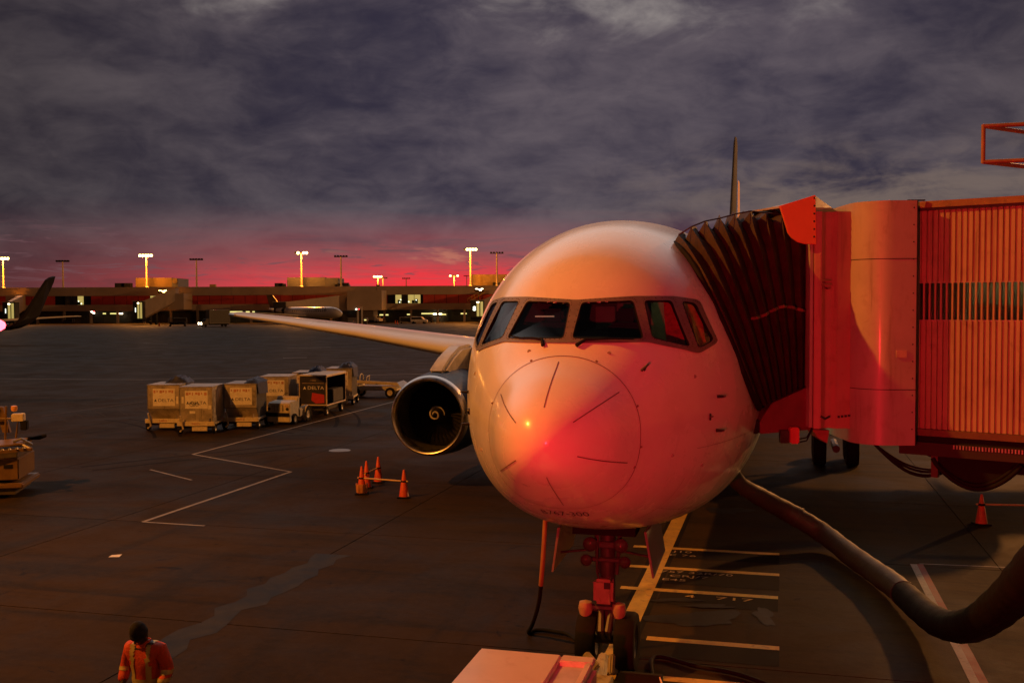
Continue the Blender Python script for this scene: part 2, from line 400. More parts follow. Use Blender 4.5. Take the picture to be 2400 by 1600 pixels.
ribbon('white_line', gl([(2112, 1294), (2352, 1304)]), .05, PAINTW)
# rubber marks left by turning tractors
RUB = pm('tyre_mark', (.014, .011, .008), .8, 0, .4, 2, spec=.06, dirt=((.028, .022, .015), .97))
rr = random.Random(11)
for k in range(7):
    x0, y0 = -20+rr.random()*22, 30+rr.random()*30; a0 = R(40+rr.random()*110); cv = (rr.random()-.5)*.22; pts = []; x, y, a = x0, y0, a0
    for j in range(14): pts.append((x, y)); x += .7*math.cos(a); y += .7*math.sin(a); a += cv*.7
    ribbon('tyre_mark', pts, .16+.1*rr.random(), RUB, .0012+.00012*k); ribbon('tyre_mark', [(px+1.1*math.sin(a0), py-1.1*math.cos(a0)) for px, py in pts], .12+.1*rr.random(), RUB, .00126+.00012*k)
# wide tar seal in the slab joint and a rough repair
tb_ = MB(); rr = random.Random(3)
ss_ = [3.0+.45*k for k in range(18)]
lf = [AW(-7.62-.08-rr.random()*.32, s, .004) for s in ss_]; rg = [AW(-7.40+rr.random()*.36, s, .004) for s in ss_]
tb_.add(lf+rg, [(i, i+1, len(ss_)+i+1, len(ss_)+i) for i in range(len(ss_)-1)]).build('tar_seam', TAR, apron)
def blob(name, c, rx, ry, mat, z, seed):
    r = random.Random(seed); n = 26; ph = [r.random()*6.28 for _ in range(4)]
    vs = []
    for k in range(n):
        a = 2*math.pi*k/n; q = 1+.22*math.sin(2*a+ph[0])+.18*math.sin(3*a+ph[1])+.12*math.sin(5*a+ph[2])+.08*math.sin(9*a+ph[3])
        vs.append((c[0]+rx*q*math.cos(a), c[1]+ry*q*math.sin(a), z))
    return MB().add(vs, [tuple(range(n))]).build(name, mat, apron)
OIL = pm('oil_stain', (.012, .010, .008), .6, 0, .4, 3, spec=.15)
blob('oil_stain', G(1600, 1420), .75, .5, OIL, .0085, 1); blob('oil_stain', G(1755, 1415), .18, .5, OIL, .0085, 2)
blob('oil_stain', G(1555, 1378), .4, .16, OIL, .0145, 3); blob('oil_stain', G(1672, 1172), .55, .5, OIL, .004, 4)
blob('oil_stain', G(1625, 1392), .5, .12, OIL, .0145, 5)
mh = MB().lathe([(.001, .012), (.42, .012), (.44, .0)], 24).build('manhole_cover', STEEL, apron); mh.location = G(780, 1034)
tag(MB().add([(-.13, -.09, 0), (.13, -.1, .004), (.12, .1, .02), (-.12, .09, .006)], [(0, 1, 2, 3)]).build('paper_sheet', SIGNW), 'small white paper sheet lying alone on the dark apron above the worker', 'paper litter').location = (*G(265, 1277)[:2], .006)

# the gate's own concourse, behind the camera
gb = thing('gate_building', (0, -7, 0), 'dark concourse wall of the gate the picture is taken from', 'terminal building')
MB().box(-90, 90, -6, 6.4, 0, 15).build('facade', pm('gate_facade', (.10, .085, .075), .7), gb)

sl_ = thing('docking_signal', (-1.2, -.6, 4.6), 'red stop signal with added light baffle on a bracket of the gate wall', 'signal light')
MB().tube([(0, 0, .35), (0, 1.5, .35)], .03, 8).build('bracket', DARKM, sl_)
MB().box(-.16, .20, 1.40, 1.50, -.16, .40).build('housing', DARKM, sl_, bevel=.02)
vd = Vector((.050, 1, 0)).normalized(); vn = Vector((-vd.y, vd.x, 0)); q0 = Vector((0, 1.5, 0))
MB().hull2([q0+vn*.05+Vector((0, 0, -.16)), q0+vn*.065+Vector((0, 0, -.16)), q0+vn*.065+Vector((0, 0, .30)), q0+vn*.05+Vector((0, 0, .30))], [q0+vd*.75+vn*.002+Vector((0, 0, -.3)), q0+vd*.75+vn*.017+Vector((0, 0, -.3)), q0+vd*.75+vn*.017+Vector((0, 0, .5)), q0+vd*.75+vn*.002+Vector((0, 0, .5))]).build('light_baffle', BLACK, sl_)  # unseen plate, added to hold the red light off the nose's left side

# ================================================================ the wide-body airliner
air = thing('airliner', NOSE, 'huge white twin-engine airliner parked nose-on at the gate, lit red and orange', 'airliner', rz=-TH)
S_ = [0, .05, .15, .35, .7, 1.28, 2.0, 3.0, 4.0, 5.0, 6.0, 7.5, 9, 34, 40, 46, 51, 54.5]
W_ = [0, .19, .335, .515, .73, .985, 1.345, 1.79, 2.11, 2.31, 2.43, 2.5, 2.515, 2.515, 2.25, 1.55, .8, .25]
T_ = [4.26, 4.44, 4.58, 4.74, 4.94, 5.225, 5.78, 6.60, 6.98, 7.19, 7.31, 7.38, 7.40, 7.40, 7.38, 7.25, 7.0, 6.75]
B_ = [4.26, 4.08, 3.94, 3.78, 3.58, 3.28, 2.97, 2.66, 2.43, 2.26, 2.14, 2.03, 1.98, 1.98, 2.6, 3.9, 5.3, 6.2]
C_ = np.interp(S_, [0, 1.28, 4, 7.5, 9, 34, 54.5], [4.26, 4.27, 4.5, 4.68, 4.7, 4.7, 6.5])
us = np.sqrt(S_)
fW, fT, fB, fC = (pchip(us, q) for q in (W_, T_, B_, C_))
def surf(s, ph):
    u = np.sqrt(s); w, t, b, c = fW(u), fT(u), fB(u), fC(u)
    cs, sn = np.cos(ph), np.sin(ph); n = np.where(sn > 0, 2.06, 2.28)
    x = w*np.sign(cs)*np.abs(cs)**(2/n); q = np.sign(sn)*np.abs(sn)**(2/n)
    return np.stack([x, s+0*x, np.where(q > 0, c+(t-c)*q, c+(c-b)*q)], -1)
def inside(x, s, z):
    u = np.sqrt(np.maximum(s, 1e-9)); w, t, b, c = fW(u), fT(u), fB(u), fC(u)
    n = np.where(z > c, 2.06, 2.28); h = np.where(z > c, t-c, c-b)
    return np.abs(x/np.maximum(w, 1e-6))**n+np.abs((z-c)/np.maximum(h, 1e-6))**n-1
def skin(pts, off=0.0):
    """front-view (x,z) points laid on the nose skin"""
    p = np.array(pts, float); x, z = p[:, 0], p[:, 1]
    lo = np.full(len(x), 1e-6); hi = np.full(len(x), 9.0)
    for _ in range(44):
        m = (lo+hi)/2; i = inside(x, m, z) > 0; lo = np.where(i, m, lo); hi = np.where(i, hi, m)
    s = hi; e = 2e-3
    g_ = np.stack([inside(x+e, s, z)-inside(x-e, s, z), inside(x, s+e, z)-inside(x, s-e, z), inside(x, s, z+e)-inside(x, s, z-e)], -1)
    g_ /= np.linalg.norm(g_, axis=1)[:, None]
    return np.stack([x, s, z], -1)+g_*off
def rnd_poly(poly, r=.05, n=4):
    out = []; k = len(poly)
    for i in range(k):
        p, a, b = Vector(poly[i]), Vector(poly[i-1]), Vector(poly[(i+1) % k])
        da, db = (a-p), (b-p); q = min(r, da.length*.4, db.length*.4); p0, p1 = p+da.normalized()*q, p+db.normalized()*q
        for j in range(n+1):
            t = j/n; out.append(tuple(p0*(1-t)**2+p*2*t*(1-t)+p1*t*t))
    return out
def dense(poly, d=.04):
    out = []
    for i in range(len(poly)):
        a, b = Vector(poly[i]), Vector(poly[(i+1) % len(poly)]); n = max(1, int((b-a).length/d))
        out += [tuple(a.lerp(b, j/n)) for j in range(n)]
    return out
def shrink(poly, d):
    c = sum((Vector(p) for p in poly), Vector((0, 0)))/len(poly); out = []
    k = len(poly); area = sum(poly[i][0]*poly[(i+1) % k][1]-poly[(i+1) % k][0]*poly[i][1] for i in range(k)); sg = 1 if area > 0 else -1
    for i in range(k):
        a, p, b = Vector(poly[i-1]), Vector(poly[i]), Vector(poly[(i+1) % k])
        n1 = Vector((-(p-a).y, (p-a).x)).normalized()*sg; n2 = Vector((-(b-p).y, (b-p).x)).normalized()*sg
        v = n1+n2; v = v/max(.35, v.length_squared/2); out.append(tuple(p+v*d))
    return out
panes = [[(.075, 5.90), (.735, 5.925), (.925, 5.418), (.055, 5.432)], [(.868, 5.925), (1.205, 5.925), (1.478, 5.295), (1.020, 5.428)], [(1.325, 5.92), (1.495, 5.885), (1.752, 5.365), (1.580, 5.262)]]
outline = [(0, 5.935), (.745, 5.985), (1.22, 5.985), (1.50, 5.94), (1.555, 5.90), (1.80, 5.355), (1.775, 5.31), (1.585, 5.195), (1.40, 5.262), (.97, 5.375), (0, 5.375)]
full = outline+[(-x, z) for x, z in outline[::-1] if x > 0]
def inpoly(p, poly):
    x, y = p; c = False
    for i in range(len(poly)):
        (x0, y0), (x1, y1) = poly[i], poly[i-1]
        if (y0 > y) != (y1 > y) and x < (x1-x0)*(y-y0)/(y1-y0)+x0: c = not c
    return c
# skin mesh with real window openings
sr = np.concatenate([np.linspace(.004, 1.1, 34)**2, np.arange(1.24, 4.6, .035), np.arange(4.7, 9.2, .3), np.arange(10, 34.1, 2.0), np.arange(35, 54.6, 1.0)])
NP = 200; phs = np.linspace(0, 2*np.pi, NP, endpoint=False)
V = surf(sr[:, None], phs[None, :])
vs = V.reshape(-1, 3).tolist(); fs = []
hole = shrink(full, .035)
for i in range(len(sr)-1):
    for k in range(NP):
        k2 = (k+1) % NP
        if 1.3 < sr[i] < 3.7:
            c = (V[i, k]+V[i+1, k2])/2
            if 5.15 < c[2] < 6.02 and inpoly((c[0], c[2]), hole): continue
        fs.append((i*NP+k, i*NP+k2, (i+1)*NP+k2, (i+1)*NP+k))
fs.append(tuple(range(NP))[::-1]); fs.append(tuple((len(sr)-1)*NP+k for k in range(NP)))
def fusmat():
    m = pm('fuselage_skin', (.80, .79, .77), .27, 0, .03, .8, coat=.45, spec=.5)
    t = NG(m.node_tree); b = m.node_tree.nodes['Principled BSDF']
    co = t.n('ShaderNodeTexCoord').outputs['Object']
    mp = t.n('ShaderNodeMapping'); t.put(mp.inputs[0], co); mp.inputs['Scale'].default_value = (1.2, .25, 1.2)
    n2 = t.noise(mp.outputs[0], 1.6, 7, .7, .4)
    old = b.inputs['Base Color'].links[0].from_socket
    t.put(b.inputs['Base Color'], t.mix(t.ss(n2, .50, .78, 0, .28), old, (.52, .47, .42)))
    bp = t.n('ShaderNodeBump'); bp.inputs['Strength'].default_value = .16; bp.inputs['Distance'].default_value = .03
    t.put(bp.inputs['Height'], t.noise(co, 1.1, 2, .5)); t.put(b.inputs['Normal'], bp.outputs[0])
    return m
FUS = fusmat()
fus = MB(); fus.v = [tuple(q) for q in vs]; fus.f = fs
fus = fus.build('fuselage', FUS, air, smooth=40)
# cockpit window frames, seals and glass
FRAME = pm('window_frame_grey', (.17, .155, .15), .45, 0, .1, 4, dirt=((.09, .08, .075), .5))
GLASS = glassmat('cockpit_glass', (.50, .54, .62))
def framemesh(outer, holes, off):
    bm = bmesh.new(); es = []
    for lp in [outer]+holes:
        q = [bm.verts.new((x, z, 0)) for x, z in lp]
        es += [bm.edges.new((q[i], q[(i+1) % len(q)])) for i in range(len(q))]
    r = bmesh.ops.triangle_fill(bm, edges=es, use_beauty=True, use_dissolve=False)
    bm.verts.ensure_lookup_table(); bm.verts.index_update()
    p2 = [(v.co.x, v.co.y) for v in bm.verts]; f2 = [tuple(v.index for v in f.verts) for f in bm.faces]; bm.free()
    return [tuple(q) for q in skin(p2, off)], f2
allp = [q for q in panes]+[[(-x, z) for x, z in q][::-1] for q in panes]
rp = [dense(rnd_poly(q, .055), .05) for q in allp]
v_, f_ = framemesh(dense(rnd_poly(full, .05), .05), rp, .014)
frm = MB().add(v_, f_).build('windscreen_frame', FRAME, air, smooth=60)
for i, q in enumerate(allp):
    inner = shrink(rnd_poly(q, .055), .011); outer = rnd_poly(q, .055)
    a, b_ = skin(outer, .018), skin(inner, .012); n = len(outer)
    c_ = skin(outer, -.03)
    pn = MB(); d = skin(inner, .0); cen = d.mean(0)
    pn.add([tuple(x) for x in d]+[tuple(cen)], [(k, (k+1) % n, n) for k in range(n)])
    pane = pn.build('window_pane', GLASS, air, smooth=80)
    MB().add([tuple(x) for x in a]+[tuple(x) for x in b_]+[tuple(x) for x in c_], [(k, (k+1) % n, n+(k+1) % n, n+k) for k in range(n)]+[(k, (k+1) % n, 2*n+(k+1) % n, 2*n+k) for k in range(n)]).build('window_seal', BLACK, pane, smooth=30)
# cockpit inside
DKIN = pm('cockpit_trim', (.03, .032, .04), .7); TAN = pm('cockpit_liner', (.10, .09, .075), .8)
bh = surf(np.array(4.05), np.linspace(0, 2*np.pi, 40, endpoint=False))*np.array([.97, 1, .97])+np.array([0, 0, .03*4.7])
bk = MB().add([tuple(q) for q in bh], [tuple(range(40))]).build('bulkhead', TAN, air)
lin = surf(np.linspace(1.5, 4.0, 26)[:, None], np.linspace(-.35, math.pi+.35, 44)[None]); 
sh = MB(); LV = lin.copy(); cz = 5.4; LV[..., 0] *= .955; LV[..., 2] = cz+(LV[..., 2]-cz)*.955
for i in range(25):
    for k in range(43):
        q = (LV[i, k]+LV[i+1, k+1])/2
        if inpoly((q[0]/.955, cz+(q[2]-cz)/.955), full): continue
        sh.add([LV[i, k], LV[i+1, k], LV[i+1, k+1], LV[i, k+1]], [(0, 1, 2, 3)])
sh.build('cockpit_liner', TAN, air)
MB().prism([(1.85, 5.20), (1.80, 5.37), (2.30, 5.45), (2.45, 5.36), (2.45, 5.0)], -.60, .60, 'x').build('glareshield', DKIN, air, bevel=.03)
box('cockpit_floor', DKIN, air, -1.3, 1.3, 2.6, 4.0, 4.5, 4.55)
for sx in (-.53, .53):
    st = box('pilot_seat', pm('seat_blue', (.025, .03, .05), .8), air, sx-.26, sx+.26, 3.1, 3.25, 4.9, 5.62, .05)
    box('headrest', MATS['seat_blue'], st, sx-.15, sx+.15, 3.1, 3.22, 5.63, 5.82, .04)
    MB().tube([(sx, 2.45, 5.0), (sx, 2.55, 5.36)], .025).build('control_yoke', DKIN, st)
box('overhead_panel', DKIN, air, -.4, .4, 2.75, 3.5, 5.98, 6.04, .01)
dr = box('cockpit_door', pm('door_cream', (.45, .44, .22), .6), air, .80, 1.02, 3.9, 3.98, 4.56, 6.3, .01)
for x0, x1, z0, z1 in ((-.05, .25, 5.5, 5.85), (.28, .52, 5.55, 5.9), (1.2, 1.5, 5.3, 5.9)):
    box('equipment_panel', pm('panel_grey', (.22, .2, .17), .6), air, x0, x1, 3.93, 3.98, z0, z1, .01)
tube_ = box('cockpit_lamp', pm('cockpit_tube', (.8, .8, .6), .5, emit=(1, .95, .45), es=1.6), air, .9, 1.02, 3.2, 3.6, 6.02, 6.05)
lampo = box('dome_lamp', pm('dome_tube', (.8, .8, .6), .5, emit=(1, .62, .3), es=.28), air, -.78, -.50, 3.02, 3.05, 5.70, 5.72)
for x0, x1, s0 in ((1.14, 1.40, 2.98), (1.44, 1.66, 3.40)): MB().hull2([(x0, s0, 5.2), (x1, s0+.05, 5.2), (x1, s0+.07, 5.2), (x0, s0+.02, 5.2)], [(x0-.06, s0, 5.93), (x1-.12, s0+.05, 5.93), (x1-.12, s0+.07, 5.93), (x0-.06, s0+.02, 5.93)]).build('red_backing', pm('backing_red', (.80, .05, .04), .7, 0, .4, 9), air)  # red sheets added behind the right side panes to redden them
# radome joint, diverter strips, lettering, screws
LINE = pm('seam_brown', (.16, .085, .075), .6)
a_ = np.linspace(0, 2*np.pi, 160, endpoint=False)
r0 = surf(np.array(1.276), a_); r1 = surf(np.array(1.287), a_)
def outw(q, d): c = np.array([0, 0, 4.3]); v = (q-c)*np.array([1, 0, 1]); return q+v/np.linalg.norm(v, axis=1)[:, None]*d+np.array([0, -d*.8, 0])
MB().add([tuple(q) for q in outw(r0, .004)]+[tuple(q) for q in outw(r1, .004)], [(k, (k+1) % 160, 160+(k+1) % 160, 160+k) for k in range(160)]).build('radome_joint', LINE, air)
for an in (92, 36, -22, -88, -147, 148):
    p = []
    for rr_ in np.linspace(.42, .93, 14):
        hgt = (5.225-4.27) if an > 0 else (4.27-3.28)
        p.append((rr_*.985*math.cos(R(an)), 4.27+rr_*hgt*math.sin(R(an))))
    d = Vector((-math.sin(R(an)), math.cos(R(an))))*.0065
    A = skin([(x-d.x, z-d.y) for x, z in p], .006); B2 = skin([(x+d.x, z+d.y) for x, z in p], .006)
    MB().add([tuple(q) for q in A]+[tuple(q) for q in B2], [(k, k+1, 15+k, 14+k) for k in range(13)]).build('lightning_strip', LINE, air)
vs2, fs2 = text2d('B767-300', .135)
MB().add([tuple(q) for q in skin([(v[0]*1.25-.05, 3.155+v[1]) for v in vs2], .005)], fs2).build('nose_lettering', INK, air)
for an in (20, 65, 115, 160, -10, -25):
    q = skin([(1.0*math.cos(R(an)), 4.27+(.98 if an > 0 else 1.0)*math.sin(R(an)))], .004)[0]
    MB().lathe([(.018, 0), (.012, .004), (.001, .004)], 8, TM(*q) @ Matrix.Rotation(R(70), 4, 'X')).build('fastener', LINE, air)
SEAM = pm('panel_seam', (.28, .25, .23), .6)
for s0, a0, a1 in ((2.55, -150, -30), (4.45, -175, -5), (6.4, -180, 180), (8.9, -180, 180)):
    aa = np.radians(np.linspace(a0, a1, 90)); q0, q1 = outw(surf(np.array(s0), aa), .003), outw(surf(np.array(s0+.012), aa), .003)
    MB().add([tuple(x) for x in q0]+[tuple(x) for x in q1], [(k, k+1, 91+k, 90+k) for k in range(89)]).build('skin_joint', SEAM, air)
for an in (-128, -52, -14, 194, 38, 142):
    ss0 = np.linspace(2.6 if an < 0 or an > 180 else 4.5, 12, 60); q0, q1 = outw(surf(ss0, np.full(60, R(an-.12))), .003), outw(surf(ss0, np.full(60, R(an+.12))), .003)
    MB().add([tuple(x) for x in q0]+[tuple(x) for x in q1], [(k, k+1, 61+k, 60+k) for k in range(59)]).build('skin_joint', SEAM, air)
bl_ = MB()
for q_ in allp:
    for x, z in skin(dense(shrink(rnd_poly(q_, .05), -.022), .062), .017)[:, [0, 2]]:
        c = skin([(x, z)], .017)[0]; bl_.lathe([(.007, 0), (.004, .004), (.001, .004)], 5, TM(*c) @ Matrix.Rotation(R(60), 4, 'X'))
tag(bl_.build('frame_bolts', DARKM, frm), kind='stuff')
for x, z in ((1.55, 4.9), (1.30, 3.9), (-1.30, 3.9), (1.62, 3.65), (-1.55, 4.9), (.55, 5.25), (-.5, 5.27)):
    c = skin([(x, z)], .003)[0]; MB().lathe([(.028, 0), (.02, .003), (.001, .003)], 10, TM(*c) @ Matrix.Rotation(R(70), 4, 'X') @ Matrix.Rotation(R(x*22), 4, 'Y')).build('static_port', SEAM, air)
# pitot probes, vane, wipers
def probe(x, z, dx):
    q = Vector(skin([(x, z)], 0)[0]); sgn = 1 if x > 0 else -1
    b = MB(); b.tube([q, q+Vector((.10*sgn, -.02, 0))], [.025, .016], 8); b.tube([q+Vector((.10*sgn, .02, 0)), q+Vector((.10*sgn, -.09, 0))], [.016, .009], 8)
    b.build('pitot_probe', DARKM, air, smooth=40)
for sg in (1, -1):
    for z, x in ((4.586, 1.825), (4.108, 1.81)): probe(x*sg, z, 0)
    q = Vector(skin([(1.734*sg, 4.322)], 0)[0])
    b = MB(); b.lathe([(.05, 0), (.045, .02), (.001, .025)], 14, TM(*q) @ Matrix.Rotation(R(90*sg), 4, 'Y')); b.tube([q+Vector((.03*sg, 0, 0)), q+Vector((.05*sg, .22, -.01))], [.012, .006], 6)
    b.build('angle_vane', DARKM, air)
q = Vector(skin([(.98, 5.032)], 0)[0])
b = MB(); b.tube([q, q+Vector((.02, -.06, .04))], [.016, .012], 8); b.tube([q+Vector((-.03, -.05, .0)), q+Vector((.06, -.10, .08))], [.020, .014], 8); b.build('temperature_probe', DARKM, air, smooth=40)
for sg in (1, -1):
    x0 = .14 if sg > 0 else -.36
    p = [(x0, 5.33), (x0+.10*sg, 5.405), (x0+.22*sg, 5.405), (x0+.42*sg, 5.412), (x0+.66*sg, 5.405)] if sg > 0 else [(-.30, 5.33), (-.34, 5.405), (-.48, 5.418), (-.66, 5.415), (-.86, 5.44)]
    MB().tube([tuple(q) for q in skin(p, .035)], [.028, .02, .014, .012, .010], 6).build('wiper', BLACK, air)
# passenger windows
wpn = MB().box(-.006, .006, -.12, .12, -.17, .17).mesh('cabin_window'); wpn.materials.append(pm('cabin_glass', (.02, .022, .025), .1))
for k in range(34):
    for sg in (1, -1):
        s = 9.5+k*.86 if k else 9.5
        o = bpy.data.objects.new('cabin_window', wpn); col.objects.link(o); o.parent = air; o.location = (sg*2.515*.992, s, 5.25)
# wings
def airfoil(n=14):
    up = []; lo = []
    for i in range(n+1):
        t = (i/n)**2 if i < n else 1.0; y = .6*(.2969*math.sqrt(t)-.126*t-.3516*t*t+.2843*t**3-.1015*t**4)
        up.append((t, y*1.15)); lo.append((t, -y*.85))
    return up+lo[:0:-1]
AF = airfoil()
def wingmesh(secs, sg):
    b = MB(); rings = []
    for (w, le, ch, z, th) in secs: rings.append([(sg*w, le+t*ch, z+y*ch*th*10*.1) for t, y in AF])
    n = len(AF); vs = [p for r in rings for p in r]
    fs = [(i*n+k, i*n+(k+1) % n, (i+1)*n+(k+1) % n, (i+1)*n+k) for i in range(len(rings)-1) for k in range(n)]
    fs += [tuple(range(n))[::-1], tuple((len(rings)-1)*n+k for k in range(n))]
    return b.add(vs, fs)
WING = pm('wing_skin', (.64, .64, .68), .33, 0, .06, .5, coat=.15)
for sg in (-1, 1):
    secs = [(1.6, 18.4, 10.8, 3.45, 1.25), (2.5, 19.0, 10.2, 3.62, 1.25), (7.8, 22.6, 6.6, 4.13, 1.05), (14, 26.8, 4.7, 4.72, 1.0), (20, 30.9, 3.1, 5.2, .95), (23.0, 33.0, 2.4, 5.42, .9), (23.6, 33.7, 1.6, 5.46, .6)]
    wg = wingmesh(secs, sg).build('wing', WING, air, smooth=50)
    MB().tube([(sg*22.7, 32.75, 5.40), (sg*23.2, 33.15, 5.44)], .07, 8).build('navigation_light', METAL, wg)
    for w in (6.2, 10.5, 14.5):
        zz = 4.13+(w-7.8)*.095-.35; MB().tube([(sg*w, 22.6+(w-7.8)*.68+3.0, zz), (sg*w, 22.6+(w-7.8)*.68+5.0, zz-.1), (sg*w, 22.6+(w-7.8)*.68+7.4, zz+.05)], [.08, .26, .03], 10).build('flap_fairing', WING, wg, smooth=50)
# engines
def engine(sg):
    ex, ey, ez = sg*8.08, 18.95, 2.36
    T_m = TM(ex, ey, ez) @ AY
    e = MB().lathe([(1.20, .26), (1.288, .30), (1.33, .75), (1.385, 1.6), (1.385, 2.6), (1.30, 3.8), (1.12, 4.9), (1.02, 5.3), (.98, 5.3)], 64, T_m).build('engine', NAVY, air, smooth=40)
    MB().lathe([(1.285, .30), (1.262, .14), (1.225, .03), (1.180, -.015), (1.14, .0), (1.105, .08), (1.085, .22), (1.08, .36)], 64, T_m).build('inlet_lip', METAL, e, smooth=60)
    MB().lathe([(1.08, .36), (1.085, .8), (1.10, 1.35)], 48, T_m).build('inlet_duct', pm('inlet_grey', (.035, .033, .03), .6), e, smooth=60)
    MB().lathe([(1.10, 1.42), (.001, 1.42)], 32, T_m).build('fan_backing', BLACK, e)
    bl = MB()
    for k in range(38):
        a = 2*math.pi*k/38; c, s = math.cos(a), math.sin(a)
        pr = []
        for r, tw, hw in ((.34, .25, .05), (.7, .6, .07), (1.07, .95, .085)):
            for q in (-1, 1):
                t = q*hw*math.sin(tw+.4); y = 1.22+q*hw*math.cos(tw)
                pr.append((ex+r*c-t*s, ey+y, ez+r*s+t*c))
        bl.add(pr, [(0, 1, 3, 2), (2, 3, 5, 4)])
    bl.build('fan_blades', pm('fan_blade', (.02, .018, .018), .5, .5), e)
    spn = MB().lathe([(.001, .62), (.06, .66), (.15, .78), (.25, .95), (.34, 1.18), (.36, 1.38)], 28, T_m).build('spinner', BLACK, e, smooth=60)
    pts = []
    for k in range(40):
        t = k/39; a = R(190)-t*R(560); r = .03+.235*t; h = .64+(r-.03)*1.30
        pts.append((ex+r*math.cos(a), ey+h-.02, ez+r*math.sin(a)))
    MB().tube(pts, [.012+.022*min(1, k/10)*(1 if k < 30 else (40-k)/10) for k in range(40)], 6).build('spinner_swirl', pm('swirl_white', (.42, .40, .38), .6), e)
    MB().lathe([(1.0, 5.25), (.72, 5.3), (.60, 6.6), (.35, 7.1), (.02, 7.7)], 32, T_m).build('core_exhaust', DARKM, e, smooth=50)
    for q in (-1, 1): MB().hull2([(ex+q*1.22, ey+1.3, ez+.60), (ex+q*1.22, ey+2.3, ez+.72), (ex+q*1.25, ey+2.3, ez+.66), (ex+q*1.24, ey+1.3, ez+.56)], [(ex+q*1.70, ey+1.8, ez+.92), (ex+q*1.70, ey+2.4, ez+.95), (ex+q*1.71, ey+2.4, ez+.92), (ex+q*1.71, ey+1.8, ez+.90)]).build('nacelle_strake', GREYPAINT, e)
    py = MB().hull2([(ex-.20, ey+1.0, ez+1.30), (ex+.20, ey+1.0, ez+1.30), (ex+.22, ey+5.2, ez+1.0), (ex-.22, ey+5.2, ez+1.0)], [(ex-.06, ey+1.5, ez+1.42), (ex+.06, ey+1.5, ez+1.42), (ex+.2, ey+4.6, ez+1.9), (ex-.2, ey+4.6, ez+1.9)])
    prof = [(.75, 1.33), (1.2, 1.56), (1.9, 1.86), (2.8, 2.10), (3.9, 2.14), (5.6, 1.7), (7.5, 1.4), (5.2, .95), (2.0, 1.1)]
    MB().hull2([(ex-.30, ey+y, ez+z) for y, z in prof], [(ex+.30, ey+y, ez+z) for y, z in prof]).build('pylon', pm('pylon_cream', (.55, .52, .45), .4, coat=.2), e, bevel=.12)
engine(-1); engine(1)
# tail
FIN = pm('fin_grey', (.040, .045, .07), .9, 0, .06, .6, spec=.1)
def surf2(le, secs, mat, name, vertical=True, sg=1):
    b = MB(); n = len(AF); vs = []
    for (h, y, ch, th, x0) in secs:
        for t, q in AF: vs.append((x0+q*ch*th, y+t*ch, h) if vertical else (sg*h, y+t*ch, x0+q*ch*th))
    k = len(secs); fs = [(i*n+j, i*n+(j+1) % n, (i+1)*n+(j+1) % n, (i+1)*n+j) for i in range(k-1) for j in range(n)]+[tuple(range(n))[::-1], tuple((k-1)*n+j for j in range(n))]
    return b.add(vs, fs).build(name, mat, air, smooth=50)
fin = surf2(0, [(7.0, 42.6, 8.8, .44, 0), (8.2, 44.4, 7.9, .42, 0), (15.4, 50.9, 3.4, .55, 0), (15.85, 51.6, 2.4, .5, 0)], FIN, 'tail_fin')
rs = []
for sg in (1,):
    MB().hull2([(.30, 47.9, 8.4), (.40, 49.9, 8.4), (.38, 50.2, 9.0), (.30, 48.4, 9.0)], [(.22, 50.6, 12.8), (.27, 52.0, 12.8), (.25, 52.2, 13.2), (.21, 51.0, 13.2)]).build('fin_emblem', pm('emblem_red', (.22, .025, .02), .6), fin)
for sg in (1, -1): surf2(0, [(.6, 47.0, 5.6, .6, 6.55), (9.3, 53.2, 1.9, .55, 7.4)], WHITE, 'tailplane', False, sg)
# belly fairing
MB().hull2([(2.35*math.cos(a), 17, 3.0+1.0*math.sin(a)) for a in np.linspace(math.pi, 2*math.pi, 15)], [(2.35*math.cos(a), 31, 3.0+1.1*math.sin(a)) for a in np.linspace(math.pi, 2*math.pi, 15)]).build('belly_fairing', WHITE, air, smooth=40)
# nose gear
GEARM = pm('gear_grey', (.065, .06, .058), .4, .15, .15, 5, dirt=((.06, .05, .045), .7))
ng = MB().tube([(0, 4.75, .62), (0, 4.75, 1.0)], .085, 14).tube([(0, 4.75, .95), (0, 4.75, 2.35)], .125, 14).build('nose_gear', GEARM, air, smooth=40)
for sx in (-.31, .31): wheel(ng, sx, 4.75, .47, .47, .335, BLACK, STEEL)
MB().tube([(-.42, 4.75, .47), (.42, 4.75, .47)], .07, 10).build('axle', GEARM, ng)
b = MB(); b.box(-.20, .12, 4.50, 4.72, 1.10, 1.50); b.build('steering_unit', pm('unit_tan', (.40, .30, .20), .45, dirt=((.15, .1, .07), .5)), ng, bevel=.05)
box('placard', DARKM, ng, -.02, .08, 4.488, 4.494, 1.36, 1.46)
for sx in (-.34, .20): MB().lathe([(.001, -.13), (.09, -.11), (.12, 0), (.10, .11), (.001, .14)], 14, TM(sx, 4.62, .99)).build('steering_actuator', MATS['unit_tan'], ng, smooth=50)
MB().tube([(-.34, 4.66, 1.0), (.22, 4.66, 1.0)], .06, 8).build('collar_bar', GEARM, ng)
LENS = pm('lamp_lens', (.10, .08, .08), .05, .3)
for sx, z, r in ((-.245, 2.06, .105), (.245, 2.06, .105), (-.31, 1.80, .085), (.31, 1.80, .085)):
    hs = MB().lathe([(r*.6, .12), (r*1.1, .02), (r*1.12, -.02), (r, -.03)], 18, TM(sx, 4.52, z) @ AY).build('taxi_light', GEARM, ng, smooth=40)
    MB().lathe([(r, -.02), (r*.7, -.05), (.001, -.065)], 18, TM(sx, 4.52, z) @ AY).build('lens', LENS, hs, smooth=60)
box('lamp_bracket', GEARM, ng, -.34, .34, 4.60, 4.64, 1.98, 2.10, .02); box('lamp_bracket', GEARM, ng, -.36, .36, 4.60, 4.64, 1.76, 1.84, .02)
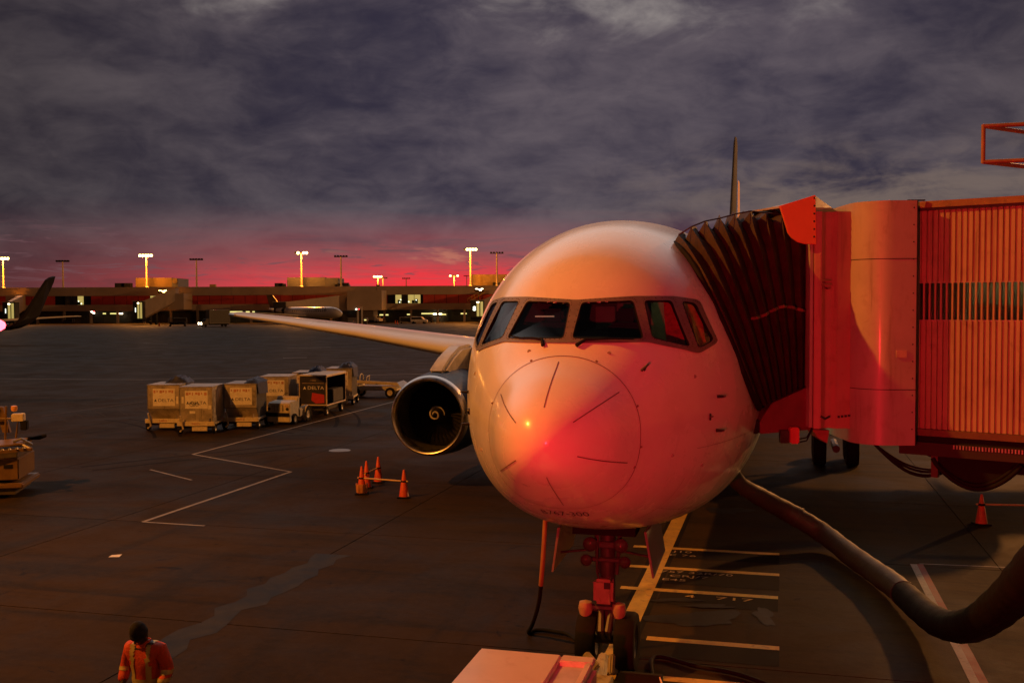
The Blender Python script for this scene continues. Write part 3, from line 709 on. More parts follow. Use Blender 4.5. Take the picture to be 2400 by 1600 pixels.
b = MB(); b.tube([(-.08, 4.60, .98), (-.06, 4.42, .72), (-.05, 4.62, .55)], [.05, .06, .045], 8); b.tube([(.08, 4.60, .98), (.06, 4.42, .72), (.05, 4.62, .55)], [.05, .06, .045], 8); b.build('torque_link', GEARM, ng, smooth=40)
b = MB(); b.tube([(0, 4.7, 1.6), (0, 5.6, 2.3)], .06, 8); b.tube([(-.15, 4.7, 1.55), (-.2, 4.8, 2.3)], .035, 8); b.tube([(.15, 4.7, 1.55), (.2, 4.8, 2.3)], .035, 8); b.tube([(.11, 4.6, 1.5), (.13, 4.55, 1.2), (.16, 4.62, .9)], .018, 6); b.tube([(-.13, 4.6, 2.2), (-.15, 4.58, 1.6), (-.12, 4.6, 1.5)], .018, 6); b.build('gear_braces', GEARM, ng, smooth=40)
for sg in (-1, 1):
    dz = MB().hull2([(sg*.66, 4.15, 2.38), (sg*.70, 4.15, 2.38), (sg*.70, 5.9, 2.30), (sg*.66, 5.9, 2.30)], [(sg*.78, 4.2, 1.66), (sg*.81, 4.2, 1.66), (sg*.81, 5.8, 1.72), (sg*.78, 5.8, 1.72)]).build('gear_door', pm('door_grey', (.22, .21, .20), .45), ng)
    MB().tube([(sg*.30, 4.6, 1.95), (sg*.76, 4.6, 1.88)], .02, 6).build('door_rod', DARKM, dz)
MB().box(-.50, .50, 4.35, 6.0, 2.25, 2.42).build('wheel_well', BLACK, air)
# main gear, 4-wheel bogies
for sg in (-1, 1):
    mg = MB().tube([(sg*4.65, 28, 1.0), (sg*4.4, 28, 3.6)], .2, 12).build('main_gear', GEARM, air, smooth=40)
    MB().tube([(sg*4.65, 27.0, .62), (sg*4.65, 29.0, .62)], .14, 8).build('bogie_beam', GEARM, mg)
    MB().tube([(sg*4.65, 28, 1.6), (sg*3.0, 28, 3.0)], .1, 8).build('side_stay', GEARM, mg)
    for dx in (-.57, .57):
        for dy in (-.72, .72): wheel(mg, sg*4.65+dx, 28+dy, .585, .585, .46, BLACK, STEEL)
    MB().hull2([(sg*5.35, 27.2, 1.3), (sg*5.40, 27.2, 1.3), (sg*5.40, 28.8, 1.3), (sg*5.35, 28.8, 1.3)], [(sg*5.1, 27.2, 3.6), (sg*5.15, 27.2, 3.6), (sg*5.15, 28.8, 3.6), (sg*5.1, 28.8, 3.6)]).build('gear_door', WHITE, mg)
# ================================================================ boarding bridge
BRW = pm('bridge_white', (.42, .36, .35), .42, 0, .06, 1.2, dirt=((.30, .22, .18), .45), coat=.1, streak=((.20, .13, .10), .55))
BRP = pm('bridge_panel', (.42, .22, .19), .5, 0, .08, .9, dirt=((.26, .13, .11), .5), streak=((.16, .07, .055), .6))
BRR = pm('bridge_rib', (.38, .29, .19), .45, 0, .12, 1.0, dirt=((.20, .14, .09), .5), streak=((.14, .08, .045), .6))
FAB = pm('canopy_fabric', (.042, .022, .015), .75, 0, .35, 4, bump=.35, dirt=((.05, .038, .028), .6))
br = thing('boarding_bridge', (5.6, 17.5, 0), 'large boarding bridge with ribbed tunnel and dark folding canopy against the aircraft', 'boarding bridge')
br_off = Vector((5.6, 17.5, 0))
def bb(mb, name, mat, parent=br, **k):
    o = mb.build(name, mat, parent, **k)
    if parent is br: o.location = -br_off
    return o
def pz(dy, Yw): return P(1176, dy, Yw)[2]
def pp(dx, dy, Yw): return P(dx, dy, Yw)
# cab column with the rounded corner
xl, xr = pp(1975, 700, 15.6)[0], pp(2105, 700, 15.6)[0]; zt, zb = 7.44, 3.70; rc = .52
arc = [(xl+rc-rc*math.cos(t), 15.6+rc-rc*math.sin(t)) for t in np.linspace(0, math.pi/2, 12)]
pl = [(xl, 17.6)]+arc+[(xr, 15.6), (xr, 17.6)]
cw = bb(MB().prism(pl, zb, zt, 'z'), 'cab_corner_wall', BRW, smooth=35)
box('corner_seam', DARKM, cw, xr-.003, xr+.012, 15.595, 15.64, zb, zt)
for zz in (4.55, 6.55): MB().prism([(x_+.0, y_-.004) for x_, y_ in arc]+[(xr-.004, 15.596), (xr-.004, 15.61)]+[(x_+.01, y_+.006) for x_, y_ in arc[::-1]], zz, zz+.012, 'z').build('wall_seam', DARKM, cw)
for k in range(14): MB().lathe([(.012, 0), (.009, .008), (.001, .009)], 6, TM(xr-.05, 15.599, 3.95+k*.26) @ Matrix.Rotation(R(90), 4, 'X')).build('bolt', DARKM, cw)
MB().box(xl+.56, xl+.72, 15.59, 15.6, 5.05, 5.16).build('placard', pm('placard_pale', (.5, .42, .3), .6, dirt=((.2, .1, .06), .7)), cw)
b = MB(); b.box(xr-.1, xr+.16, 15.7, 15.76, zt, zt+.02); b.build('roof_lip', DARKM, cw)
# flat panel beside it, folded slightly
xa, xb = pp(1869, 700, 16.05)[0], xl+.02
zt2, zb2 = pz(489, 16.05), pz(987, 16.05)
fold = [(xa, 16.02), (xa+.10, 16.0), (xa+.20, 16.10), (xa+.29, 16.10), (xa+.36, 16.03), (xb, 16.05), (xb, 16.6), (xa, 16.6)]
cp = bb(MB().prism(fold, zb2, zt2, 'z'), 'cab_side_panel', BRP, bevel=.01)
for k, (w, h) in enumerate(((.16, .025), (.16, .03), (.04, .03), (.04, .03))):
    x0 = xa+.10+(.0 if k < 2 else (.02 if k == 2 else .10)); z0 = pz(645+k*9 if k < 3 else 663, 16)
    box('stencil_mark', pm('faded_ink', (.22, .10, .09), .6), cp, x0, x0+w, 15.985+.012, 16.012+.085, z0-h, z0)
for k in range(7): box('vent_slot', DARKM, cp, xa+.36+.02+k*.055, xa+.36+.055+k*.055, 16.025, 16.06, zb2+.17+.006*k, zb2+.205+.006*k)
MB().tube([(xa+.1, 15.99, zb2+.2), (xa+.16, 15.96, zb2+.16), (xa+.24, 15.99, zb2+.2)], .018, 6).build('hook', DARKM, cp)
# door-edge strip
xs = pp(1858, 700, 16.1)[0]
bb(MB().box(xs, xa-.012, 16.05, 16.25, zb2+.02, pz(455, 16.1)), 'edge_strip', BRW)
# hood over the canopy
hp = [(1783, 476), (1864, 451), (1866, 563), (1838, 562), (1822, 557), (1810, 548), (1802, 537)]
hq = [(pp(x, y, 16.2)[0], pp(x, y, 16.2)[2]) for x, y in hp]
hd = bb(MB().prism(hq, 15.98, 16.04, 'y'), 'canopy_hood', pm('hood_orange', (.74, .22, .09), .45, 0, .04, 2), bevel=.008)
tp, e1 = Vector((hq[1][0], 16.04, hq[1][1])), Vector(pp(1926, 488, 16.9))
tl = Vector((hq[0][0], 16.04, hq[0][1]))
MB().hull2([tp, tp+Vector((0, 0, -.40)), Vector((e1.x, 16.9, tp.z-.40)), e1], [tp+Vector((-.02, .08, 0)), tp+Vector((-.02, .08, -.40)), Vector((e1.x-.02, 17.0, tp.z-.40)), e1+Vector((-.02, .1, 0))]).build('hood_side', pm('hood_beige', (.55, .47, .33), .5), hd)
MB().add([tl, tp, tp+Vector((.3, 1.6, -.12)), tl+Vector((-.25, 1.6, .05)), tl+Vector((0, 0, -.03)), tp+Vector((0, 0, -.03)), tp+Vector((.3, 1.6, -.15)), tl+Vector((-.25, 1.6, .02))], [(0, 1, 2, 3), (7, 6, 5, 4), (0, 4, 5, 1), (1, 5, 6, 2), (2, 6, 7, 3), (3, 7, 4, 0)]).build('hood_roof', BRW, hd)
for k in range(6): MB().lathe([(.018, 0), (.012, .012), (.001, .014)], 6, TM(hq[1][0]-.02, 15.975, hq[1][1]-.05-k*.12) @ Matrix.Rotation(R(90), 4, 'X')).build('bolt', DARKM, hd)
# canopy: pleated hoops between fuselage and cab
front = [(1.02, 4.75, 6.86), (1.21, 4.34, 6.70), (1.36, 4.14, 6.52), (1.54, 3.93, 6.22), (1.77, 3.82, 5.77), (1.96, 3.90, 5.33), (2.13, 4.13, 4.86), (2.25, 4.50, 4.51), (2.34, 5.02, 4.24)][::-1]
def resample(p, n):
    p = [Vector(q) for q in p]; d = [0]
    for i in range(1, len(p)): d.append(d[-1]+(p[i]-p[i-1]).length)
    out = []
    for k in range(n):
        t = d[-1]*k/(n-1); i = max(j for j in range(len(d)) if d[j] <= t+1e-9); i = min(i, len(p)-2)
        out.append(p[i].lerp(p[i+1], (t-d[i])/(d[i+1]-d[i])))
    return out
A_f = [Vector(AW(*q)) for q in resample([(x+.02, s, z) for x, s, z in front], 18)]
aft = Vector((math.sin(TH), math.cos(TH), 0))*2.6
A_b = [q+aft for q in A_f][::-1]
topA = [A_f[-1].lerp(A_b[0], k/7)+Vector((0, 0, .06*math.sin(math.pi*k/7))) for k in range(1, 7)]
ringA = A_f+topA+A_b
xc = xs+.02
C_f = [Vector((xc, 16.38, z)) for z in np.linspace(pz(892, 16.12), 7.20, 18)]
C_b = [Vector((xc+.1, 19.2, z)) for z in np.linspace(7.20, pz(892, 16.12), 18)]
topC = [C_f[-1].lerp(C_b[0], k/7)+Vector((0, 0, .08*math.sin(math.pi*k/7))) for k in range(1, 7)]
ringC = C_f+topC+C_b
NPL = 9; rings = []; n = len(ringA); rr = random.Random(5)
for i in range(2*NPL+1):
    u = i/(2*NPL); pk = (1 if i % 2 else -1)*(.095+.045*rr.random())*(1 if 0 < i < 2*NPL else .3); rg = []
    uu = u**1.12
    for k in range(n):
        p = ringA[k].lerp(ringC[k], uu)
        cen = Vector((p.x, 17.7, 5.7)); nn = Vector((0, p.y-cen.y, p.z-cen.z)).normalized()
        if k < 18: nn = (Vector((-.2, -1, 0))+Vector((0, 0, .9))*max(0, (k-14)/4)).normalized()
        elif k > n-18: nn = Vector((0, 1, 0))
        sag = .20*math.sin(math.pi*u)*(1 if k > 12 else k/13)
        rg.append(p+nn*(pk+.022*math.sin(k*1.7+i*.9)+.03*(rr.random()-.5))+Vector((0, 0, sag)))
    rings.append(rg)
fs = [(i*n+k, i*n+k+1, (i+1)*n+k+1, (i+1)*n+k) for i in range(2*NPL) for k in range(n-1)]
cb = MB(); cb.v = [tuple(p) for r in rings for p in r]; cb.f = fs
can = bb(cb, 'canopy', FAB, smooth=20)
MB().tube([r[17]+Vector((0, -.02, .0)) for r in rings[1::2]], .012, 6).build('canopy_rope', DARKM, can)
MB().tube([rings[i][8]+Vector((0, -.03, .04*math.sin(i*.6))) for i in range(6, 2*NPL+1)], .025, 5).build('canopy_strap', pm('strap_tan', (.30, .19, .12), .7), can)
MB().tube([r[17]+Vector((0, 0, .01)) for r in rings[::2]], .01, 5).build('canopy_piping', DARKM, can)
# fuselage edge seal of the canopy
MB().tube([p+Vector((-.01, -.03, 0)) for p in rings[0][:20]], .05, 8).build('canopy_seal', BLACK, can)
# cab body behind
cbod = bb(MB().box(xs+.12, xr+.5, 16.62, 19.3, 3.98, 7.16), 'cab_body', pm('cab_grey', (.3, .25, .22), .6))
box('cab_doorway', BLACK, cbod, xs+.10, xs+.14, 16.9, 18.9, 4.15, 6.6)
# skirt under the canopy, bumper, control box
sp = [(1743, 995), (1743, 966), (1770, 925), (1857, 886), (1862, 985)]
sk = bb(MB().prism([(pp(x, y, 16.3)[0], pp(x, y, 16.3)[2]) for x, y in sp], 16.22, 16.9, 'y'), 'cab_skirt', pm('skirt_red', (.13, .022, .035), .35), bevel=.015)
cx, _, cz_ = pp(1726, 979, 16.3)
MB().lathe([(.001, -.5), (.12, -.5), (.135, -.42), (.135, .42), (.12, .5), (.001, .5)], 8, TM(cx+.05, 16.75, cz_) @ AY).build('bumper', BLACK, sk, bevel=.02)
bx = pp(1800, 978, 16.2)
cbx = MB().box(bx[0]+.06, bx[0]+.20, 16.0, 16.16, bx[2]-.26, bx[2]).build('control_box', pm('control_red', (.62, .10, .10), .4), sk, bevel=.02)
MB().box(bx[0]-.08, bx[0]+.06, 16.08, 16.20, bx[2]-.26, bx[2]-.06).build('junction_box', DARKM, sk, bevel=.01)
for d in (0, .05): MB().tube([(bx[0]+.2, 16.1, bx[2]-.2-d), (bx[0]+.34, 16.1, bx[2]-.17-d), (bx[0]+.48, 16.15, bx[2]+.05)], .012, 6).build('cable', BLACK, sk)
MB().hull2([Vector(pp(1866, 986, 16.3)), Vector(pp(1905, 988, 16.3)), Vector(pp(1900, 1018, 16.3)), Vector(pp(1878, 1004, 16.3))], [Vector(pp(1866, 986, 16.3))+Vector((0, .4, 0)), Vector(pp(1905, 988, 16.3))+Vector((0, .4, 0)), Vector(pp(1900, 1018, 16.3))+Vector((0, .4, 0)), Vector(pp(1878, 1004, 16.3))+Vector((0, .4, 0))]).build('bracket', pm('bracket_red', (.3, .1, .09), .5), sk)
# ribbed tunnel running back to the terminal
o_ = Vector((xr+.0, 16.02, 0)); u_ = Vector((1.23, -.90, 0)).normalized(); n_ = Vector((-u_.y*-1, -u_.x, 0)); n_ = Vector((u_.y, -u_.x, 0))
def TP(a, d, z): q = o_+u_*a-n_*d; return (q.x, q.y, z)      # a along, d inwards
pitch = .083; LN = 20.0
def ribsheet(name, z0, z1, a1):
    pr = []; a = 0.0
    while a < a1:
        pr += [(a, 0.0), (a+.050, 0.0), (a+.058, .034), (a+.075, .034)]; a += pitch
    m = MB(); vs = [TP(q, d, z0) for q, d in pr]+[TP(q, d, z1) for q, d in pr]; k = len(pr)
    vs += [TP(q, .06, z0) for q, d in pr]+[TP(q, .06, z1) for q, d in pr]
    fs = [(i, i+1, k+i+1, k+i) for i in range(k-1)]+[(i, 2*k+i, 2*k+i+1, i+1) for i in range(k-1)]+[(k+i, k+i+1, 3*k+i+1, 3*k+i) for i in range(k-1)]
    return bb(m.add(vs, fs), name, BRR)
ZT, ZB, W0, W1 = 7.31, 3.93, 5.62, 6.185
upw = ribsheet('tunnel_upper_wall', W1, ZT, LN); lww = ribsheet('tunnel_lower_wall', ZB, W0, LN)
def tbox(name, mat, a0, a1, d0, d1, z0, z1, parent=br, bevel=0):
    q = [TP(a0, d0, z0), TP(a1, d0, z0), TP(a1, d1, z0), TP(a0, d1, z0)]
    return bb(MB().hull2(q, [(p[0], p[1], z1) for p in q]), name, mat, parent, bevel=bevel)
tbox('tunnel_glazing', glassmat('bridge_glass', (.55, .60, .52), .05), 0, LN, .055, .067, W0, W1)
me_bar = None
for k in range(46):
    if me_bar is None:
        ob = tbox('window_bar', BRR, .008, .034, .0, .05, W0, W1); me_bar = ob.data; continue
    o = bpy.data.objects.new('window_bar', me_bar); col.objects.link(o); o.parent = br
    d = u_*(pitch*k); o.location = -br_off+d
for z in (W0-.018, W1): tbox('window_rail', STEEL, 0, LN, .012, .07, z, z+.018)
rf = tbox('tunnel_roof', pm('roof_rust', (.24, .14, .07), .6, dirt=((.06, .045, .035), .7), bump=.3), -.02, LN, -.09, 2.9, ZT+.03, ZT+.13)
tbox('roof_gutter', DARKM, 0, LN, -.05, .1, ZT-.01, ZT+.03)
tbox('tunnel_back_wall', pm('tunnel_lining', (.30, .29, .22), .7), 0, LN, 2.7, 2.8, ZB, ZT)
tbox('tunnel_floor', DARKM, 0, LN, .08, 2.7, ZB-.02, ZB+.10)
tbox('tunnel_end', MATS['tunnel_lining'], .0, .04, .1, 2.7, ZB, ZT)
tbox('tunnel_lamp', pm('tunnel_tube', (.7, .75, .6), .5, emit=(.85, 1, .6), es=26), .5, 1.6, 2.1, 2.2, 7.1, 7.14)
tbox('partition', pm('partition_pale', (.55, .55, .45), .6), -.0, .75, .40, .43, ZB+.1, 7.0)
tbox('handrail', BRW, .75, 1.7, .30, .34, 5.80, 5.84); tbox('inner_panel', MATS['partition_pale'], .95, 1.7, .36, .4, ZB+.1, 5.78)
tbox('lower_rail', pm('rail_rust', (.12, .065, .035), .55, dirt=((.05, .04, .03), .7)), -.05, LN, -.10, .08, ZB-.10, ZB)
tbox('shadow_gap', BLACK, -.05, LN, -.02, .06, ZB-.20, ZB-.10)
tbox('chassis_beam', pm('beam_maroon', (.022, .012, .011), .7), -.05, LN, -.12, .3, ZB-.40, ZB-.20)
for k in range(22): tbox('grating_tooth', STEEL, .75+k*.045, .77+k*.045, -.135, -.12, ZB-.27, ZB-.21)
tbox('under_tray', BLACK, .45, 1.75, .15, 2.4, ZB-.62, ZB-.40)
tbox('diagonal_strut', pm('strut_tan', (.07, .045, .03), .6), .40, .50, .0, .12, ZB-.75, ZB-.40)
pn_ = []
for k in range(25):
    t = k/24; q = TP(.42+1.25*t, .0, ZB-.45-.42*math.sin(math.pi*t)**.8); pn_.append(q)
bb(MB().tube(pn_, .035, 8), 'hanging_cable', BLACK, smooth=50)
bb(MB().tube([(p[0], p[1]+.05, p[2]+.05) for p in pn_], .03, 8), 'hanging_cable', BLACK, smooth=50)
dish = MB(); dv = []
for k in range(25):
    t = k/24; q = Vector(TP(.42+1.25*t, .10, 0)); z = ZB-.45-.40*math.sin(math.pi*t)**.8
    dv += [(q.x, q.y, ZB-.42), (q.x, q.y, z), (q.x+.4, q.y+.6, z), (q.x+.4, q.y+.6, ZB-.42)]
for k in range(24):
    i = 4*k; dish.add([dv[i+j] for j in range(8)], [(0, 1, 5, 4), (1, 2, 6, 5), (2, 3, 7, 6)])
bb(dish, 'cable_tray', BLACK)
for z0, w in ((-.28, .028), (-.22, .02), (-.18, .016)):
    p0, p1 = Vector(pp(2010, 1020, 16.2)), Vector(pp(2200, 1070, 16.0))
    pts = [p0.lerp(p1, t)+Vector((0, 0, z0*math.sin(math.pi*t)*1.1)) for t in np.linspace(0, 1, 15)]
    bb(MB().tube(pts, w, 8), 'power_cable', BLACK, smooth=50)
bb(MB().tube([pp(2118, 1020, 16), pp(2116, 1036, 16), pp(2135, 1046, 16), pp(2165, 1036, 16)], .02, 6), 'loop_handle', DARKM)
# support leg of the tunnel, out of frame to the right
q = TP(9, 1.4, 0); bb(MB().tube([(q[0], q[1], 0), (q[0], q[1], ZB-.3)], .35, 16), 'support_column', GREYPAINT)
q2 = TP(9, 1.4, 0); bb(MB().box(q2[0]-.9, q2[0]+.9, q2[1]-.9, q2[1]+.9, 0, .25), 'column_foot', GREYPAINT)
q3 = TP(1.9, 2.2, 0)
# handrail frame standing above the roof at the right edge
hf = thing('roof_rail_frame', (pp(2258, 372, 14)[0], 14, pp(2258, 372, 14)[2]), 'thin orange-lit open metal rail frame in the sky above the ribbed bridge tunnel', 'rail frame')
c0 = Vector(hf.location); FR = pm('frame_ochre', (.26, .16, .08), .5)
zb_, zt_ = 0.0, P(2258, 290, 14)[2]-c0.z
f1, f2 = Vector((3.0, -.9, 0)), Vector((3.2, 2.0, 0)); b = []
for nm, p, q in (('rail', (0, 0, zt_), Vector((0, 0, zt_))+f1), ('rail', (0, 0, zt_), Vector((0, 0, zt_))+f2), ('rail', (0, 0, 0), f1), ('rail', (0, 0, 0), f2), ('post', (0, 0, -.02), (0, 0, zt_+.02)), ('post', f1, f1+Vector((0, 0, zt_))), ('post', f2, f2+Vector((0, 0, zt_))), ('post', f1*.85+Vector((0, 0, -4.0)), f1*.85+Vector((0, 0, .02)))):
    MB().tube([p, q], .030, 8).build(nm, FR, hf, smooth=60)

# ================================================================ air duct, cable
HOSE = pm('hose_tan', (.045, .031, .019), .62, 0, .2, 2.0, dirt=((.05, .04, .03), .7), bump=.5)
hpts = [(AW(1.0, 12.6, 2.15), .14), (AW(1.55, 12.9, 1.95), .17), (P(1700, 1112, 24), .19), (P(1745, 1140, 24.3), .22), (P(1800, 1170, 24.6), .24), (P(1850, 1198, 24.4), .24), (P(1900, 1231, 24.0), .24), (P(1960, 1278, 22.3), .24), (P(2010, 1313, 21.0), .24), (P(2060, 1349, 19.6), .24), (P(2105, 1390, 18.2), .24), (P(2145, 1422, 16.9), .24), (P(2190, 1438, 15.6), .24), (P(2240, 1431, 14.1), .24), (P(2295, 1394, 12.3), .23), (P(2352, 1340, 10.7), .23), (P(2420, 1266, 9.3), .23), (P(2520, 1150, 8.0), .23), ((5.9, 4.5, 4.9), .23), ((6.3, 1.5, 5.3), .23), ((6.4, -.7, 5.4), .23)]
def spline(pts, m=6):
    P_ = [Vector(p) for p in pts]; out = []
    for i in range(len(P_)-1):
        a, b, c, d = P_[max(i-1, 0)], P_[i], P_[i+1], P_[min(i+2, len(P_)-1)]
        for k in range(m):
            t = k/m; out.append(.5*((2*b)+(c-a)*t+(2*a-5*b+4*c-d)*t*t+(3*b-a-3*c+d)*t**3))
    return out+[P_[-1]]
sp_ = spline([p for p, r in hpts]); rs_ = np.interp(np.linspace(0, len(hpts)-1, len(sp_)), range(len(hpts)), [r for p, r in hpts])
rs_ = [r*(1+.025*math.sin(i*1.9)+.015*math.sin(i*.77)) for i, r in enumerate(rs_)]
ho = MB().tube(sp_[:58], rs_[:58], 20).build('air_hose', HOSE, smooth=60)
MB().tube(sp_[56:], [x_*1.01 for x_ in rs_[56:]], 20).build('black_section', pm('hose_black', (.008, .007, .007), .7, 0, .3, 3, spec=.12, bump=.4), ho, smooth=60)
tag(ho, 'thick tan air duct snaking over the apron from aircraft belly to right edge', 'hose')
for i in (28, 56):
    d = (sp_[i+1]-sp_[i-1]).normalized()
    MB().tube([sp_[i]-d*.03, sp_[i]+d*.03], rs_[i]+.016, 20).build('clamp_band', pm('hose_dark', (.05, .04, .03), .6), ho)
side_ = [sp_[i]+Vector((0, 0, rs_[i]*.82))+Vector((.1, .1, 0)) for i in range(16, 62)]
MB().tube(side_, .012, 5).build('hose_seam', MATS['hose_dark'], ho)
ca = [AW(-1.15, 5.3, 2.42), AW(-1.16, 5.3, 2.2), P(1246, 1300, 17.05), P(1238, 1380, 17.3), P(1224, 1430, 17.8), (G(1214, 1458)[0], G(1214, 1458)[1], .05), (*G(1235, 1452)[:2], .05), (*G(1275, 1456)[:2], .05), (*G(1320, 1472)[:2], .05), AW(.1, 4.2, .05), AW(.9, 3.4, .05), (*G(1500, 1517)[:2], .05), (*G(1600, 1536)[:2], .05), (*G(1720, 1562)[:2], .05), (*G(1900, 1640)[:2], .05)]
cs = spline(ca, 8)
pc = MB().tube(cs, .036, 10).build('power_cable', BLACK, smooth=60); tag(pc, 'black ground-power cable hanging from the nose and lying across the apron', 'cable')
MB().tube(cs[6:21], .041, 10).build('cable_sleeve', pm('sleeve_orange', (.30, .15, .06), .55, dirt=((.2, .07, .04), .8)), pc, smooth=60)
MB().tube([cs[0]+Vector((0, 0, .05)), cs[5], cs[7]], [.10, .085, .055], 10).build('cable_plug', BLACK, pc, smooth=50)

# ================================================================ pushback tractor, chock
TUGW = pm('tractor_white', (.62, .57, .55), .4, 0, .05, 1.5, dirt=((.4, .33, .3), .3), coat=.15)
tg = thing('pushback_tractor', AW(-.1, -1.6), 'white flat-topped pushback tractor in front of the nose wheels at bottom edge', 'pushback tractor', rz=-TH)
MB().box(-.72, .72, -1.9, 1.84, .45, 1.68).build('body', TUGW, tg, bevel=.06)
MB().box(-.70, .30, -1.86, 1.82, 1.682, 1.76).build('hood_cover', TUGW, tg, bevel=.02)
b = MB(); b.box(.31, .70, 1.62, 1.82, 1.682, 1.76); b.box(.62, .70, -1.86, 1.618, 1.682, 1.76); b.build('tray_rim', TUGW, tg, bevel=.012)
box('tray_floor', pm('tray_blue', (.45, .44, .50), .5), tg, .31, .618, -1.85, 1.615, 1.682, 1.695)
box('front_bumper', BLACK, tg, -.74, .74, 1.85, 2.0, .38, .62, .03)
for sx in (-.62, .62):
    for sy in (-1.2, 1.1): wheel(tg, sx, sy, .42, .42, .26, BLACK, STEEL)
MB().tube([(.55, 1.9, .5), (.25, 5.3, .5)], .055, 8).build('tow_bar', YELLOW, tg)
b = MB(); b.box(.30, .55, 3.6, 4.1, .40, .72); b.tube([(.3, 4.0, .55), (.24, 5.1, .62)], [.14, .08], 8); b.tube([(.3, 4.25, .75), (.1, 4.35, .9)], .07, 8); b.tube([(.5, 4.2, .7), (.5, 4.3, .95)], .05, 8); b.build('tow_head', pm('tow_head_ochre', (.40, .33, .18), .5, dirt=((.1, .08, .05), .8)), tg, bevel=.02)
ck = thing('wheel_chock', AW(.62, 4.05), 'black rubber wheel chock on the ground before the right nose wheel', 'wheel chock', rz=-TH)
MB().prism([(-.14, 0), (.14, 0), (.06, .22), (-.06, .22)], -.34, .34, 'x').build('block', BLACK, ck, bevel=.02)
MB().tube([(.30, -.05, .2), (.36, -.15, .1), (.2, -.25, .03)], .015, 6).build('rope', SIGNW, ck)

# ================================================================ cones
def cone(dx, dy, hgt, label, sleeve=False):
    x, y, _ = G(dx, dy); t = thing('traffic_cone', (x, y, 0), label, 'traffic cone', 'orange traffic cones on the apron')
    MB().box(-.20, .20, -.20, .20, 0, .045).build('base', BLACK, t, bevel=.015)
    MB().lathe([(.155, .045), (.15, .06), (.03, hgt), (.018, hgt+.01), (.001, hgt+.01)], 20).build('body', ORANGE, t, smooth=50)
    return t
c1 = cone(831, 1134, .86, 'orange cone wearing a pale reflective wrap, front left of the four')
pc1 = c1.location
b = MB()
for k in range(7): a = R(150+k*40); b.hull2([(.17*math.cos(a)+.012*math.sin(a)*q, .17*math.sin(a)-.012*math.cos(a)*q, .06) for q in (-4, 4)]+[(.16*math.cos(a)+.012*math.sin(a)*q, .16*math.sin(a)-.012*math.cos(a)*q, .06) for q in (4, -4)], [(.185*math.cos(a)+.012*math.sin(a)*q, .185*math.sin(a)-.012*math.cos(a)*q, .33) for q in (-5, 5)]+[(.175*math.cos(a)+.012*math.sin(a)*q, .175*math.sin(a)-.012*math.cos(a)*q, .33) for q in (5, -5)])
b.build('reflective_wrap', pm('wrap_orange', (.62, .26, .09), .5, dirt=((.3, .08, .03), .6)), c1)
MB().lathe([(.115, .30), (.095, .40)], 20).build('collar', MATS['wrap_orange'], c1, smooth=50)
c2 = cone(842, 1120, .86, 'half-hidden orange cone standing just behind the wrapped cone')
c3 = cone(869, 1107, .84, 'rearmost orange cone of the four, nearest the engine')
c4 = cone(928, 1142, .84, 'orange cone at the right end of the pale pole')
BARM = pm('barrier_pole', (.68, .45, .18), .5, dirt=((.5, .12, .05), .5))
def pole(a, b_, z, label):
    A_, B_ = Vector(a), Vector(b_); d = (B_-A_).normalized(); A_ = A_-d*.14; B_ = B_+d*.14
    t = thing('barrier_pole', (A_.x, A_.y, 0), label, 'barrier pole', 'poles between the cones'); o = A_.copy(); o.z = 0
    MB().tube([A_-o+Vector((0, 0, z)), B_-o+Vector((0, 0, z))], .026, 8).build('bar', BARM, t, smooth=60)
    for e in (A_+d*.14, B_-d*.14):
        MB().lathe([(.085, -.03), (.10, 0), (.085, .03)], 14, TM(*(e-o+Vector((0, 0, z))))).build('ring', BLACK, t, smooth=50)
pole(c1.location, c4.location, .50, 'pale yellow barrier pole between wrapped cone and right cone')
pole(c2.location, c3.location, .48, 'short dull barrier pole between the two rear cones')
c5 = cone(2254, 1204, .80, 'lone dark-red traffic cone at right edge beneath the bridge')
p5 = G(2420, 1208); pole(c5.location, p5, .54, 'yellow barrier pole leading right from the lone cone')
c6 = cone(2434, 1208, .80, 'traffic cone past the right edge holding the yellow pole')

# ================================================================ baggage train
def dims(x0, x1, ytop, ht): Yw = F/K*(H-ht)/(ytop-698); return Yw
def dolly(x, y, label, number, rz=0.0):
    t = thing('container_dolly', (x, y, 0), label, 'container dolly', 'container dollies in the baggage train', rz)
    MB().box(-.80, .80, 0, 2.05, .40, .50).build('deck', CREAM, t, bevel=.01)
    MB().box(-.86, .86, -.12, -.01, .36, .56).build('front_beam', CREAM, t, bevel=.012)
    text_obj('number', number, .15, INKR, t, (0, -.125, .46), (1, 0, 0), (0, 0, 1))
    MB().box(-.15, .55, -.20, -.10, .14, .33).build('hitch_plate', CREAM, t, bevel=.01)
    for sx in (-.78, .78):
        for sy in (.15, 1.85): wheel(t, sx, sy, .22, .22, .15, BLACK, STEEL)
    MB().box(-.66, .66, .1, 1.95, .24, .38).build('chassis', DARKM, t)
    MB().tube([(-.55, -.18, .22), (-.62, -.35, .85)], .045, 8).tube([(-.55, -.18, .22), (-.55, -.6, .18)], .04, 8).build('tow_bar', CREAM, t)
    MB().tube([(.62, -.08, .56), (.62, -.08, .72)], .03, 6).tube([(-.70, -.08, .56), (-.70, -.08, .72)], .03, 6).build('stop_pin', METAL, t)
    return t
